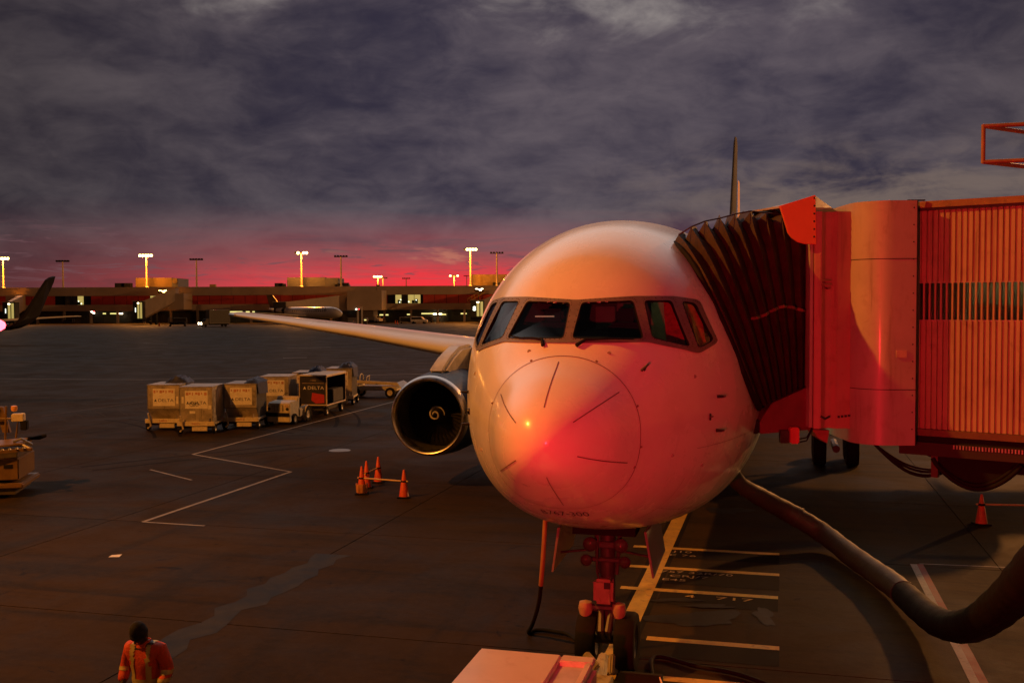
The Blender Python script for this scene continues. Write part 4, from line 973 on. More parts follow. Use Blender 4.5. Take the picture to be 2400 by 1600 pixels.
def container(x, y, z, label, slant, rz=0.0, sign='white', dark=False, ht=1.63):
    t = thing('cargo_container', (x, y, z), label, 'cargo container', 'airline cargo containers', rz)
    side = pm('container_dark', (.07, .065, .06), .5, .2, .25, 3) if dark else ALU
    if slant == 'front': pf = [(0, .50), (0, ht), (2.0, ht), (2.0, 0), (.45, 0)]
    else: pf = [(0, 0), (0, ht), (2.0, ht), (2.0, 0)]
    MB().prism([(q[0], q[1]) for q in pf], -.755, .755, 'x').build('shell', side, t, bevel=.012)
    MB().box(-.74, .74, -.014, -.002, .52 if slant == 'front' else .03, ht-.03).build('front_panel', ALU, t)
    for sx in (-.765, .735): MB().box(sx, sx+.03, -.03, .03, .5 if slant == 'front' else 0, ht).build('edge_rail', STEEL, t)
    MB().box(-.77, .77, -.03, 2.02, ht, ht+.03).build('roof_sheet', ALU, t)
    MB().box(.757, .763, .15, 1.85, .2, ht-.15).build('side_panel', side, t)
    if slant == 'front': MB().add([(-.74, -.012, .50), (.74, -.012, .50), (.74, .435, 0), (-.74, .435, 0), (0, .18, .27)], [(0, 1, 4), (1, 2, 4), (2, 3, 4), (3, 0, 4)]).build('slant_panel', ALU, t)
    MB().box(-.50, .54, -.022, -.016, ht-.98, ht-.16).build('sign', SIGNW, t)
    for k in range(7): MB().box(-.46+k*.14, -.46+k*.14+.05+.07*((k*5+int(x*10)) % 3)/2, -.026, -.022, ht-.33-.04*((k+int(x*7)) % 2), ht-.24).build('code_mark', pm('faded_code', (.52, .25, .15), .6), t)
    logo(t, 0.02, -.027, ht-.72, .20, INK)
    return t
def logo(t, x, y, z, sz, mat):
    """triangle emblem and wordmark"""
    vs, fs = text2d('DELTA', sz); w = max(v[0] for v in vs)
    text_obj('wordmark', 'DELTA', sz, mat, t, (x+.09, y, z), (1, 0, 0), (0, 0, 1), 1.22)
    l = x+.09-w*1.22-sz*.95
    MB().add([(l, y, z-sz*.36), (l+sz*.34, y, z-sz*.18), (l+sz*.34, y, z+sz*.40), (l+sz*.68, y, z-sz*.36)], [(0, 1, 2), (1, 3, 2)]).build('emblem', mat, t)
def place(x0, x1, Yw): return P((x0+x1)/2, 900, Yw)[0], Yw
spec = [(338, 413, 48.2, 'front', False, '54835', 'leftmost tan container with slanted foot and white sign', 'dolly carrying the leftmost tan container'),
        (413, 487, 46.9, 'flat', False, '94023', 'frontmost dull container with scribbled white sign and grey side', 'dolly carrying the frontmost dull container'),
        (515, 590, 48.6, 'front', True, '50712', 'container with orange-lit sign panel over a dark lower half', 'dolly under the container with dark lower half'),
        (598, 662, 53.4, 'flat', False, '61190', 'pale container rising right behind the small baggage tractor', 'dolly under the pale container behind the tractor'),
        (672, 735, 56.5, 'flat', False, '73304', 'container behind the black baggage cart with blue tarp over its corner', 'dolly hidden behind the black baggage cart'),
        (750, 808, 60.0, 'flat', True, '80051', 'farthest container of the train with crumpled blue tarp on top', 'dolly under the farthest container')]
cont = []
for (x0, x1, Yw, sl_, dk, num, lab, dl) in spec:
    x, y = place(x0, x1, Yw)
    if sl_ == 'front' and dk: dolly(x, y, dl, num)
    else: dolly(x, y, dl, num)
    cont.append(container(x, y, .505, lab, sl_, 0, dark=dk))
sq = []; rs2 = random.Random(9)
for k in range(26): sq.append((-.30+.018*k+.06*math.sin(k*1.3), -.034, .83+.10*math.sin(k*.9)+.05*rs2.random()))
MB().tube(sq, .009, 5).build('scribble', INK, cont[1])
for x_, z_, w_, h_ in ((-.66, .9, .10, .30), (-.30, .42, .26, .12), (.56, .62, .14, .18)): MB().box(x_, x_+w_, -.024, -.018, z_, z_+h_).build('route_tag', SIGNW, cont[1])
MB().box(.60, .70, -.024, -.018, .75, 1.1).build('route_tag', SIGNW, cont[0])
def tarp(c, label, pts, seed, folded=False):
    r = random.Random(seed); t = MB(); n = 12
    t_ = thing('tarpaulin', (c.location.x, c.location.y, c.location.z), label, 'tarpaulin', 'tarpaulins on the containers')
    vs = []; (x0, x1, y0, y1, z0) = pts
    for i in range(n+1):
        for j in range(n+1):
            u, v = i/n, j/n; e = min(u, 1-u, v, 1-v)
            h = .05+(.30 if folded else .20)*max(0, math.sin(u*3.1))**.7*(.4+.6*r.random())*min(1, e*6)
            vs.append((x0+(x1-x0)*u+.05*r.random(), y0+(y1-y0)*v+.05*r.random(), z0+(h if e > 0 else .002)))
    t.add(vs, [(i*(n+1)+j, (i+1)*(n+1)+j, (i+1)*(n+1)+j+1, i*(n+1)+j+1) for i in range(n) for j in range(n)])
    t.build('cover', BLUETARP, t_, smooth=50)
    MB().add([(x1, y0, z0), (x1+.02, y0, z0), (x1+.02, y1, z0), (x1, y1, z0), (x1+.05, y0+.1, z0-.5), (x1+.06, y1-.1, z0-.6)], [(0, 3, 5, 4)]).build('hanging_flap', BLUETARP, t_)
tarp(cont[0], 'dark tarpaulin peaked over the back of the leftmost container', (-.3, .8, .9, 2.1, 1.665), 1, True)
tarp(cont[2], 'dark blue cover draped on the dark-bottomed container', (.1, .8, .0, 2.0, 1.665), 2)
tarp(cont[4], 'blue tarpaulin draped on the container behind the black cart', (.05, .8, .1, 1.8, 1.665), 3, True)
tarp(cont[5], 'crumpled blue tarpaulin on the farthest container', (-.1, .8, .1, 1.9, 1.665), 4, True)
# enclosed black baggage cart, open on the right
Yc = 54.0; x = P(719, 900, Yc)[0]
bc = thing('baggage_cart', (x, Yc, 0), 'black roofed baggage cart with white wordmark and open framed side', 'baggage cart', rz=R(-9))
NV = pm('cart_navy', (.022, .02, .035), .45, 0, .2, 3)
MB().box(-.72, .72, 0, .04, .62, 2.12).build('end_panel', NV, bc)
MB().box(-.72, -.68, .05, 3.1, .62, 2.12).build('left_panel', NV, bc)
MB().box(-.72, .72, 3.1, 3.14, .62, 2.12).build('rear_panel', NV, bc)
MB().hull2([(-.80, -.10, 2.13), (.80, -.10, 2.13), (.80, 3.25, 2.13), (-.80, 3.25, 2.13)], [(-.76, -.06, 2.20), (.76, -.06, 2.20), (.76, 3.2, 2.20), (-.76, 3.2, 2.20)]).build('roof', CREAM, bc, bevel=.02)
MB().box(-.74, .74, -.02, 3.16, .52, .62).build('deck', DARKM, bc)
fr_ = pm('cart_frame', (.62, .5, .36), .45)
for p, q in (((.74, 0, .55), (.74, 0, 2.12)), ((.74, 3.12, .55), (.74, 3.12, 2.12)), ((.74, 0, .58), (.74, 3.12, .58)), ((.74, 0, 2.1), (.74, 3.12, 2.1)), ((-.74, -.02, .55), (-.74, -.02, 2.12)), ((-.74, -.02, .6), (.74, -.02, .6))):
    MB().tube([p, q], .035, 8).build('frame_tube', fr_, bc, smooth=60)
MB().box(.2, .70, 1.2, 2.9, .63, 1.35).build('suitcase_stack', pm('cart_dark_load', (.03, .028, .028), .7), bc, bevel=.04)
logo(bc, .06, -.008, 1.50, .25, SIGNW); text_obj('number', '11800', .14, MATS['unit_tan'], bc, (0, -.006, 1.90), (1, 0, 0), (0, 0, 1))
MB().box(-.6, .6, -.007, -.003, 1.74, 1.765).build('rule', MATS['unit_tan'], bc)
MB().add([(-.05, -.008, 1.25), (.62, -.008, 1.15), (.62, -.008, .72), (.15, -.008, .68), (-.1, -.008, .85)], [(0, 1, 2, 3, 4)]).build('emblem_panel', SIGNR, bc)
for sx in (-.6, .6):
    for sy in (.35, 2.8): wheel(bc, sx, sy, .24, .24, .16, BLACK, STEEL)
MB().box(-.5, .5, .2, 2.95, .28, .5).build('chassis', DARKM, bc); MB().tube([(0, 0, .35), (0, -.9, .3)], .04, 6).build('tow_bar', DARKM, bc)
# baggage tractor
x, y, _ = G(640, 975)
bt = thing('baggage_tractor', (x, y, 0), 'small cream baggage tractor with louvred grille, first vehicle before the carts', 'baggage tractor', rz=R(-14))
MB().prism([(0, .28), (0, 1.02), (.15, 1.10), (1.0, 1.16), (1.05, .28)], -.60, .60, 'x').build('hood', CREAM, bt, bevel=.05)
MB().box(-.66, .66, -.10, .10, .14, .42).build('front_bumper', CREAM, bt, bevel=.03)
MB().box(-.64, .64, -.13, -.10, .42, .60).build('rubber_strip', BLACK, bt)
MB().box(-.36, .26, -.012, .01, .66, .98).build('grille', BLACK, bt)
for r_ in range(5):
    for c_ in range(4): MB().box(-.345+c_*.15, -.345+c_*.15+.125, -.03, -.012, .675+r_*.062, .675+r_*.062+.046).build('louvre', CREAM, bt)
for sx in (-.5, .47): MB().lathe([(.001, -.03), (.07, -.025), (.08, .0), (.08, .05)], 14, TM(sx, -.01, .78) @ AY).build('headlight', DARKM, bt)
text_obj('number', '23', .16, INKR, bt, (.42, -.006, .92), (1, 0, 0), (0, 0, 1))
MB().box(-.64, .64, 1.05, 2.3, .30, .72).build('body', CREAM, bt, bevel=.05)
MB().prism([(1.0, .72), (.95, 1.22), (1.10, 1.34), (1.16, 1.30), (1.14, .72)], -.58, .58, 'x').build('dashboard', CREAM, bt, bevel=.03)
MB().box(-.4, .4, 1.65, 1.78, .72, 1.20).build('seat_back', BLACK, bt, bevel=.05); MB().box(-.4, .4, 1.35, 1.7, .70, .82).build('seat', BLACK, bt, bevel=.04)
MB().lathe([(.17, -.012), (.19, 0), (.17, .012)], 18, TM(-.2, 1.28, 1.30) @ Matrix.Rotation(R(50), 4, 'X')).build('steering_wheel', BLACK, bt)
for sx in (-.62, .62):
    wheel(bt, sx, .45, .26, .26, .19, BLACK, CREAM); wheel(bt, sx, 1.85, .36, .36, .24, BLACK, CREAM)
    MB().lathe([(.43, -.13), (.45, 0), (.43, .13)], 20, TM(sx, 1.85, .38) @ AX).build('mudguard', CREAM, bt, smooth=50)
# flat tractor / belt loader at the end of the train
x, y, _ = G(862, 911)
bl = thing('belt_loader', (x, y, 0), 'low cream belt loader with round seat frame behind the engine', 'belt loader', rz=R(78))
MB().box(-.55, .55, -1.6, 1.6, .45, .72).build('chassis', CREAM, bl, bevel=.03)
MB().box(-.62, .62, .9, 1.75, .40, .85).build('engine_box', CREAM, bl, bevel=.04)
MB().hull2([(-.3, -2.0, .80), (.3, -2.0, .80), (.3, -2.0, .92), (-.3, -2.0, .92)], [(-.3, 1.2, .95), (.3, 1.2, .95), (.3, 1.2, 1.07), (-.3, 1.2, 1.07)]).build('belt', BLACK, bl, bevel=.01)
MB().hull2([(-.42, -2.0, .74), (-.32, -2.0, .74), (-.32, -2.0, .95), (-.42, -2.0, .95)], [(-.42, 1.3, .9), (-.32, 1.3, .9), (-.32, 1.3, 1.1), (-.42, 1.3, 1.1)]).build('side_rail', CREAM, bl)
MB().tube([(.1+.32*math.cos(t), .95, 1.15+.32*math.sin(t)) for t in np.linspace(0, 2*math.pi, 22)], .03, 6).build('roll_hoop', CREAM, bl)
MB().box(-.2, .4, .65, .95, .85, 1.1).build('seat', BLACK, bl, bevel=.04)
MB().tube([(.2, .5, .8), (.2, .45, 1.35)], .03, 6).tube([(-.3, .5, .8), (-.3, .45, 1.3), (.2, .45, 1.35)], .025, 6).build('guard_frame', CREAM, bl)
for sx in (-.58, .58):
    for sy in (-1.2, 1.15): wheel(bl, sx, sy, .33, .33, .2, BLACK, CREAM)
MB().tube([(0, 1.7, .45), (0, 2.6, .3)], .05, 6).build('tow_bar', CREAM, bl)
# ================================================================ loader at the left edge
x, y, _ = G(44, 1143)
ld = thing('cargo_loader', (x, y, 0), 'yellowish service loader with rails and deck, cut by the left edge', 'cargo loader', rz=R(12))
LY = pm('loader_ochre', (.17, .10, .035), .45, 0, .15, 3, dirt=((.1, .07, .04), .7))
MB().box(-3.6, 0, 0, 2.0, .55, 1.22).build('body', LY, ld, bevel=.03)
box('vent', BLACK, ld, -.42, -.16, -.012, .01, .92, 1.04)
MB().box(-3.7, .14, -.10, 2.1, .30, .46).build('bumper', LY, ld, bevel=.04); MB().box(-3.0, -.1, -.02, 1.9, .12, .30).build('sill', pm('loader_dark', (.07, .055, .04), .6), ld)
MB().box(-3.6, -.05, .1, 1.9, 1.22, 1.50).build('deck_frame', MATS['loader_dark'], ld, bevel=.02)
MB().hull2([(-.80, -.25, 1.38), (.42, -.10, 1.46), (.42, .02, 1.46), (-.80, -.12, 1.38)], [(-.80, -.25, 1.48), (.42, -.10, 1.55), (.42, .02, 1.55), (-.80, -.12, 1.48)]).build('bridge_lip', LY, ld, bevel=.01)
for k in range(5): MB().lathe([(.05, 0), (.03, .05), (.001, .05)], 8, TM(-.6+k*.2, -.15, 1.49+k*.012)).build('roller', STEEL, ld)
MB().hull2([(-.75, .15, 1.55), (.1, .15, 1.62), (.1, .75, 1.72), (-.75, .75, 1.66)], [(-.75, .15, 1.60), (.1, .15, 1.67), (.1, .75, 1.77), (-.75, .75, 1.71)]).build('deck_plate', LY, ld)
MB().tube([(.12, .1, 1.62), (.38, .0, 1.50)], .05, 8).tube([(-.2, .3, 1.7), (.05, .2, 1.80), (.35, .25, 1.6)], .04, 8).build('hydraulic_arm', STEEL, ld)
MB().box(-3.4, -.05, .8, 1.9, 1.50, 1.58).build('platform', LY, ld)
for xx in (-3.2, -2.0, -.95, -.62): MB().tube([(xx, 1.0, 1.58), (xx+.05, 1.0, 2.75)], .035, 8).build('post', LY, ld)
for z, a in ((2.75, .05), (2.25, .02)): MB().tube([(-3.2, 1.0, z), (-.9+a, 1.0, z)], .035, 8).build('rail', LY, ld)
MB().hull2([(-.72, 1.1, 1.9), (-.50, 1.1, 1.9), (-.50, 1.3, 1.9), (-.72, 1.3, 1.9)], [(-.92, 1.1, 2.72), (-.70, 1.1, 2.72), (-.70, 1.3, 2.72), (-.92, 1.3, 2.72)]).build('mast', LY, ld)
MB().tube([(-.32, 1.0, 1.6), (-.22, 1.0, 2.35), (-1.6, 1.0, 2.35)], .035, 8).build('handrail', LY, ld)
MB().box(-.42, -.06, .95, 1.25, 2.25, 2.5).build('control_panel', CREAM, ld, bevel=.02); box('screen', BLACK, ld, -.16, .04, .94, 1.2, 1.98, 2.28, .02)
MB().lathe([(.001, .1), (.09, .08), (.10, 0), (.08, -.08), (.001, -.1)], 14, TM(-.36, 1.1, 2.66)).build('beacon', pm('beacon_amber', (.75, .35, .1), .3), ld, smooth=50)
MB().tube([(-.1, 1.4, 1.62), (.5, 1.4, 1.74), (.3, 1.4, 1.66), (-.1, 1.4, 1.66)], .05, 6).build('hose_reel', BLACK, ld)
for sx in (-3.0, -1.0):
    for sy in (.05, 1.95): wheel(ld, 0, 0, 0, .34, .24, BLACK, STEEL).matrix_local = TM(sx, sy, .34) @ Matrix.Rotation(R(90), 4, 'Z')

# ================================================================ ramp worker
def skinned(name, verts, edges, radii, mat, parent, sub=2, root=0):
    me = bpy.data.meshes.new(name); me.from_pydata(verts, edges, [])
    o = bpy.data.objects.new(name, me); col.objects.link(o)
    md = o.modifiers.new('s', 'SKIN'); md.use_smooth_shade = True
    for i, r in enumerate(radii):
        sv = me.skin_vertices[0].data[i]; sv.radius = (r, r) if not isinstance(r, tuple) else r; sv.use_root = (i == root)
    sb = o.modifiers.new('d', 'SUBSURF'); sb.levels = sub; sb.render_levels = sub
    dg = bpy.context.evaluated_depsgraph_get(); ev = o.evaluated_get(dg)
    m2 = bpy.data.meshes.new_from_object(ev); bpy.data.objects.remove(o); bpy.data.meshes.remove(me)
    return link(name, m2, mat, parent, 70)
pX, pY, _ = P(335, 1500, 13.1)
wk = thing('person', (pX, pY, 0), 'person in orange high-visibility jacket and black beanie walking with head bowed', 'person', rz=R(-14))
SKN = pm('dark_skin', (.045, .026, .018), .5); JK = pm('jacket_orange', (.55, .060, .015), .65, 0, .12, 9, bump=.5, dirt=((.35, .03, .01), .5)); TR_ = pm('trousers_black', (.015, .015, .018), .8)
HV = pm('reflective_tape', (.50, .42, .16), .4, .2, .1, 9)
# pelvis 0, spine.. head; arms; legs (mid-stride)
v = [(0, .02, .98), (0, .02, 1.16), (0, .0, 1.34), (0, -.02, 1.48), (0, -.05, 1.56), (0, -.09, 1.64), (0, -.12, 1.73),
     (.20, .0, 1.46), (.29, .02, 1.22), (.27, -.14, 1.02), (-.20, .0, 1.46), (-.29, .03, 1.22), (-.28, -.10, 1.0),
     (.10, .02, .92), (.11, -.14, .52), (.11, -.02, .10), (.11, -.20, .05), (-.10, .03, .92), (-.11, .10, .52), (-.11, .30, .14), (-.11, .18, .06),
     (.27, -.19, .96), (-.28, -.15, .94)]
e = [(0, 1), (1, 2), (2, 3), (3, 4), (4, 5), (5, 6), (3, 7), (7, 8), (8, 9), (3, 10), (10, 11), (11, 12), (0, 13), (13, 14), (14, 15), (15, 16), (0, 17), (17, 18), (18, 19), (19, 20), (9, 21), (12, 22)]
r = [.15, .14, .16, .12, .06, .09, .085, .07, .052, .04, .07, .052, .04, .10, .065, .05, .045, .10, .065, .05, .045, .035, .035]
skinned('body', v, e, r, SKN, wk, 2)
for sg in (1, -1):                                     # fingers, slightly curled
    h = Vector((.27*sg, -.19, .96))
    for k, (dx, ln) in enumerate(((-.028, .075), (-.010, .085), (.010, .08), (.028, .065))):
        p0 = h+Vector((dx, -.01, -.02)); skinned('finger', [tuple(p0), tuple(p0+Vector((dx*.2, -.02, -ln*.55))), tuple(p0+Vector((0, .005, -ln)))], [(0, 1), (1, 2)], [.011, .010, .008], SKN, wk, 1)
    p0 = h+Vector((-.03*sg, -.01, .01)); skinned('thumb', [tuple(p0), tuple(p0+Vector((-.025*sg, -.03, -.02))), tuple(p0+Vector((-.02*sg, -.05, -.05)))], [(0, 1), (1, 2)], [.013, .012, .009], SKN, wk, 1)
jv = [(0, .02, .90), (0, .02, 1.10), (0, .0, 1.30), (0, -.01, 1.46), (0, -.03, 1.535), (.215, .0, 1.455), (.315, .03, 1.20), (.29, -.13, 1.03), (-.215, .0, 1.455), (-.315, .04, 1.20), (-.30, -.09, 1.01)]
je = [(0, 1), (1, 2), (2, 3), (3, 4), (3, 5), (5, 6), (6, 7), (3, 8), (8, 9), (9, 10)]
jr = [(.215, .16), (.205, .155), (.215, .165), (.17, .13), .085, .105, .082, .068, .105, .082, .068]
jk = skinned('jacket', jv, je, jr, JK, wk, 3)
def strip(name, test, off=.006):
    bm = bmesh.new(); bm.from_mesh(jk.data); bm.normal_update()
    bmesh.ops.delete(bm, geom=[f for f in bm.faces if not test(f.calc_center_median())], context='FACES')
    for w in bm.verts: w.co += w.normal*off
    me = bpy.data.meshes.new(name); bm.to_mesh(me); bm.free(); return link(name, me, HV, wk, 70)
strip('tape_left', lambda c: abs(c.x+.115-.02*(1.45-c.z)) < .030 and c.z > .95 and abs(c.x) < .2)
strip('tape_right', lambda c: abs(c.x-.115+.02*(1.45-c.z)) < .030 and c.z > .95 and abs(c.x) < .2)
strip('waist_tape', lambda c: abs(c.z-1.06) < .03 and abs(c.x) < .225)
for sg in (-1, 1):
    for z in (1.19, 1.13 if sg < 0 else 1.10)[:1 if sg < 0 else 2]: strip('sleeve_tape', lambda c: abs(c.z-z) < .025 and c.x*sg > .245)
tv = [(0, .02, .95), (.10, .02, .86), (.11, -.14, .52), (.11, -.03, .14), (-.10, .03, .86), (-.11, .10, .52), (-.11, .28, .18)]
skinned('trousers', tv, [(0, 1), (1, 2), (2, 3), (0, 4), (4, 5), (5, 6)], [(.17, .13), .115, .085, .075, .115, .085, .075], TR_, wk, 2)
for sg, yy in ((1, -.08), (-1, .24)): MB().box(.11*sg-.055, .11*sg+.055, yy-.2, yy+.1, 0, .11).build('boot', BLACK, wk, bevel=.03)
# head details: beanie, face, ears, collar
hc = Vector((0, -.135, 1.685)); tilt = Matrix.Rotation(R(28), 4, 'X')
def hd_(p): return hc+(tilt @ Vector(p))
TH_ = TM(*hc) @ tilt
MB().lathe([(.001, -.135), (.06, -.125), (.088, -.06), (.098, .02), (.094, .08), (.06, .12), (.001, .13)], 20, TH_ @ Matrix.Diagonal((.86, 1.0, 1, 1))).build('head', SKN, wk, smooth=70)
MB().lathe([(.108, -.005), (.114, .03), (.110, .09), (.085, .15), (.04, .19), (.001, .20)], 22, TH_ @ Matrix.Diagonal((.92, 1.04, 1, 1))).build('beanie', pm('beanie_black', (.012, .012, .014), .9, bump=.5), wk, smooth=70)
MB().lathe([(.112, -.012), (.121, .0), (.121, .04), (.112, .052)], 22, TH_ @ Matrix.Diagonal((.92, 1.04, 1, 1))).build('beanie_cuff', MATS['beanie_black'], wk, smooth=60)
MB().tube([hd_((0, -.10, .0)), hd_((0, -.122, -.035)), hd_((0, -.105, -.045))], [.012, .020, .012], 8).build('nose', SKN, wk, smooth=70)
MB().tube([hd_((-.03, -.093, -.08)), hd_((0, -.102, -.08)), hd_((.03, -.093, -.08))], [.004, .009, .004], 6).build('mouth', pm('lip', (.07, .025, .02), .5), wk)
for sg in (1, -1):
    MB().lathe([(.001, -.008), (.013, -.004), (.013, .004), (.001, .008)], 10, TM(*hd_((.034*sg, -.088, -.012))) @ Matrix.Rotation(R(90), 4, 'X')).build('eye', pm('eye_white', (.4, .38, .36), .3), wk)
    MB().lathe([(.001, -.01), (.03, -.006), (.033, .004), (.001, .012)], 12, TM(*hd_((.088*sg, .01, -.03))) @ AX).build('ear', SKN, wk)
MB().lathe([(.105, 1.50), (.092, 1.56), (.085, 1.585), (.078, 1.585), (.085, 1.5)], 20, TM(0, -.03, 0)).build('collar', JK, wk, smooth=60)
# ================================================================ far concourse
YT = 345.0
def FX(dx, Yw=YT): return P(dx, 700, Yw)[0]
def FZ(dx, dy, Yw=YT): return P(dx, dy, Yw)[2]
tm = thing('terminal', (FX(560), YT, 0), 'long low terminal concourse with grey fascia and red panel band along the horizon', 'terminal building')
TO = Vector(tm.location)
def tb(name, mat, x0, x1, y0, y1, z0, z1, parent=None, bevel=0):
    o = MB().box(x0, x1, y0, y1, z0, z1).build(name, mat, parent or tm, bevel=bevel)
    if parent is None: o.location = -TO
    return o
XL, XR = -290.0, 150.0
seams = [XL]+[XL+i*(XR-XL)/9 for i in range(1, 9)]+[XR]
for a, b_ in zip(seams[:-1], seams[1:]):
    tb('upper_fascia', CONC, a+.05, b_-.05, YT-.8, YT+.5, 9.25, 12.15)
    tb('lower_fascia', CONC, a+.05, b_-.05, YT-.8, YT+.5, 4.15, 6.25)
tb('roof', pm('roof_gravel', (.12, .11, .10), .9), XL, XR, YT+.4, YT+34, 11.6, 11.9)
tb('rear_wall', CONC, XL, XR, YT+30, YT+31, 0, 11.6)
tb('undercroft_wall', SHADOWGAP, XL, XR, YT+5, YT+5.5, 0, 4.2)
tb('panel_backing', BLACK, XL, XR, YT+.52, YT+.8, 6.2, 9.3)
winx = [(FX(908), FX(966)), (FX(150), FX(192)), (FX(345), FX(372))]
pmsh = MB().box(-1.93, 1.93, -.05, .05, -1.48, 1.48).mesh('red_panel'); pmsh.materials.append(REDP)
xx = XL+2
while xx < XR-2:
    if not any(a-1.9 < xx < b_+1.9 for a, b_ in winx):
        o = bpy.data.objects.new('red_panel', pmsh); col.objects.link(o); o.parent = tm; o.location = (xx-TO.x, .18, 7.75)
    xx += 4.0
rw = random.Random(4)
for wi, (a, b_) in enumerate(winx):
    n = max(3, int((b_-a)/1.9)); w = (b_-a)/n
    for k in range(n):
        lit = wi == 0 and k != 1 or (wi == 1 and k == n-1) or (wi == 2)
        f = tb('window_pane', GLOWY if lit else pm('dark_window', (.02, .022, .02), .1), a+k*w+.06, a+(k+1)*w-.06, YT+.1, YT+.2, 6.32, 9.2)
        tb('mullion', DARKM, a+k*w-.06, a+k*w+.06, YT-.02, YT+.25, 6.3, 9.25)
    for k in range(5 if wi == 0 else 2):
        x0 = a+(b_-a)*(.1+.8*rw.random()); tb('seated_silhouette', BLACK, x0-.5, x0+.5, YT+.02, YT+.09, 6.35, 7.2+.7*rw.random(), bevel=.2)
    for k in range(4 if wi == 0 else 2):
        x0 = a+(b_-a)*rw.random(); z0 = 6.6+rw.random()*1.0
        MB().lathe([(.001, -.2), (.2, 0), (.001, .2)], 8, TM(x0-TO.x, -.06, z0)).build('ceiling_lamp', GLOWC, tm)
xx = XL+4
while xx < XR:
    tb('column', CONC, xx-.35, xx+.35, YT-.3, YT+.4, 0, 4.16); xx += 9.0
for dx, dy, w, mt in ((385, 712, 1.6, GLOWD), (500, 712, 2.6, GLOWD), (515, 714, 1.6, GLOWD), (555, 707, .5, GLOWC), (583, 707, .5, GLOWC), (612, 707, .5, GLOWC), (540, 716, 5, GLOWD), (575, 716, 3, GLOWD), (882, 723, 3, GLOWD), (985, 720, 5, GLOWD), (1005, 721, 3, GLOWW), (1018, 722, 2, GLOWD), (240, 720, 1, GLOWD), (262, 720, 2.5, GLOWD), (215, 719, .8, GLOWW), (278, 720, 1.2, GLOWW), (1065, 720, 2, GLOWD), (804, 709, .9, GLOWC), (940, 722, 1.5, GLOWD), (1090, 722, 2, GLOWD)):
    q = P(dx, dy, YT+3); tb('bay_lamp', mt, q[0]-w/2, q[0]+w/2, YT+2.8, YT+3, q[2]-.20, q[2]+.20)
for dx, w in ((640, 8), (905, 10), (1045, 8), (755, 8), (330, 9), (210, 8), (60, 7), (455, 6)):
    q = P(dx, 730, YT+4); tb('bay_door', pm('bay_dark', (.02, .017, .014), .7), q[0]-w/2, q[0]+w/2, YT+4.8, YT+4.95, .0, 3.5)
# stacked gate signs on the fascia
for dx, dy, mt in ((374, 669, GLOWS), (1101, 665, GLOWW), (25, 684, GLOWS)):
    q = P(dx, dy, YT-.9)
    sg = tb('gate_sign', BLACK, q[0]-1.5, q[0]+1.5, YT-1.0, YT-.82, q[2]-.6, q[2]+.6)
    for u, v2 in ((-.9, .25), (0, .1), (.9, .25), (.4, -.25)): MB().box(q[0]-TO.x+TO.x+u-.4, q[0]+u+.4, YT-1.04, YT-1.0, q[2]+v2-.13, q[2]+v2+.13).build('sign_letter', mt, sg)
# gate pylon blocks standing out from the concourse
def block(name, x0, x1, y0, y1, z0, z1, mat): return tb(name, mat, x0, x1, y0, y1, z0, z1, bevel=.05)
block('gate_block', FX(812), FX(889), YT-14, YT-.9, 4.1, 10.6, CONC)
block('gate_block', FX(408), FX(444), YT-10, YT-.9, 4.6, 9.8, CONC)
block('gate_block', FX(40), FX(62), YT-8, YT-.9, 4.4, 9.6, CONC)
# plant rooms on the roof
PL_O = pm('plant_lamplit', (.50, .33, .12), .6, 0, .1, .2)  # orange lamplight put into the plant room colour
PL_G = pm('plant_grey', (.30, .29, .28), .6, 0, .1, .2)
for x0, x1, yt, mt in ((312, 396, 638, PL_O), (396, 409, 639, PL_G), (660, 748, 637, PL_G), (748, 778, 638, PL_G), (1083, 1185, 630, PL_O)):
    q = FZ((x0+x1)/2, yt, YT+8); tb('plant_room', mt, FX(x0, YT+8), FX(x1, YT+8), YT+8, YT+20, 11.88, q, bevel=.1)
q = P(402, 645, YT+7.9); MB().lathe([(.001, 0), (.9, 0), (.9, -.1), (.001, -.15)], 12, TM(q[0]-TO.x, 7.85, q[2]) @ AY).build('round_vent', PL_O, tm)
for dx, s in ((275, 1.6), (290, 1.6), (640, 1.3), (648, 1.0), (783, 1.0), (792, 1.3), (868, .5), (488, .9), (1140, 1.2)):
    q = FX(dx, YT+6); tb('roof_vent', PL_O if dx == 488 else DARKM, q-s, q+s, YT+6, YT+8, 11.88, 11.9+s*.8+.5)
MB().hull2([(FX(770, YT+8)-TO.x, 8, 12.0), (FX(803, YT+8)-TO.x, 8, 12.0), (FX(803, YT+8)-TO.x, 12, 12.0), (FX(770, YT+8)-TO.x, 12, 12.0)], [(FX(770, YT+8)-TO.x, 8, 12.9), (FX(800, YT+8)-TO.x, 8, 13.0), (FX(800, YT+8)-TO.x, 12, 13.0), (FX(770, YT+8)-TO.x, 12, 12.9)]).build('roof_duct', PL_G, tm)
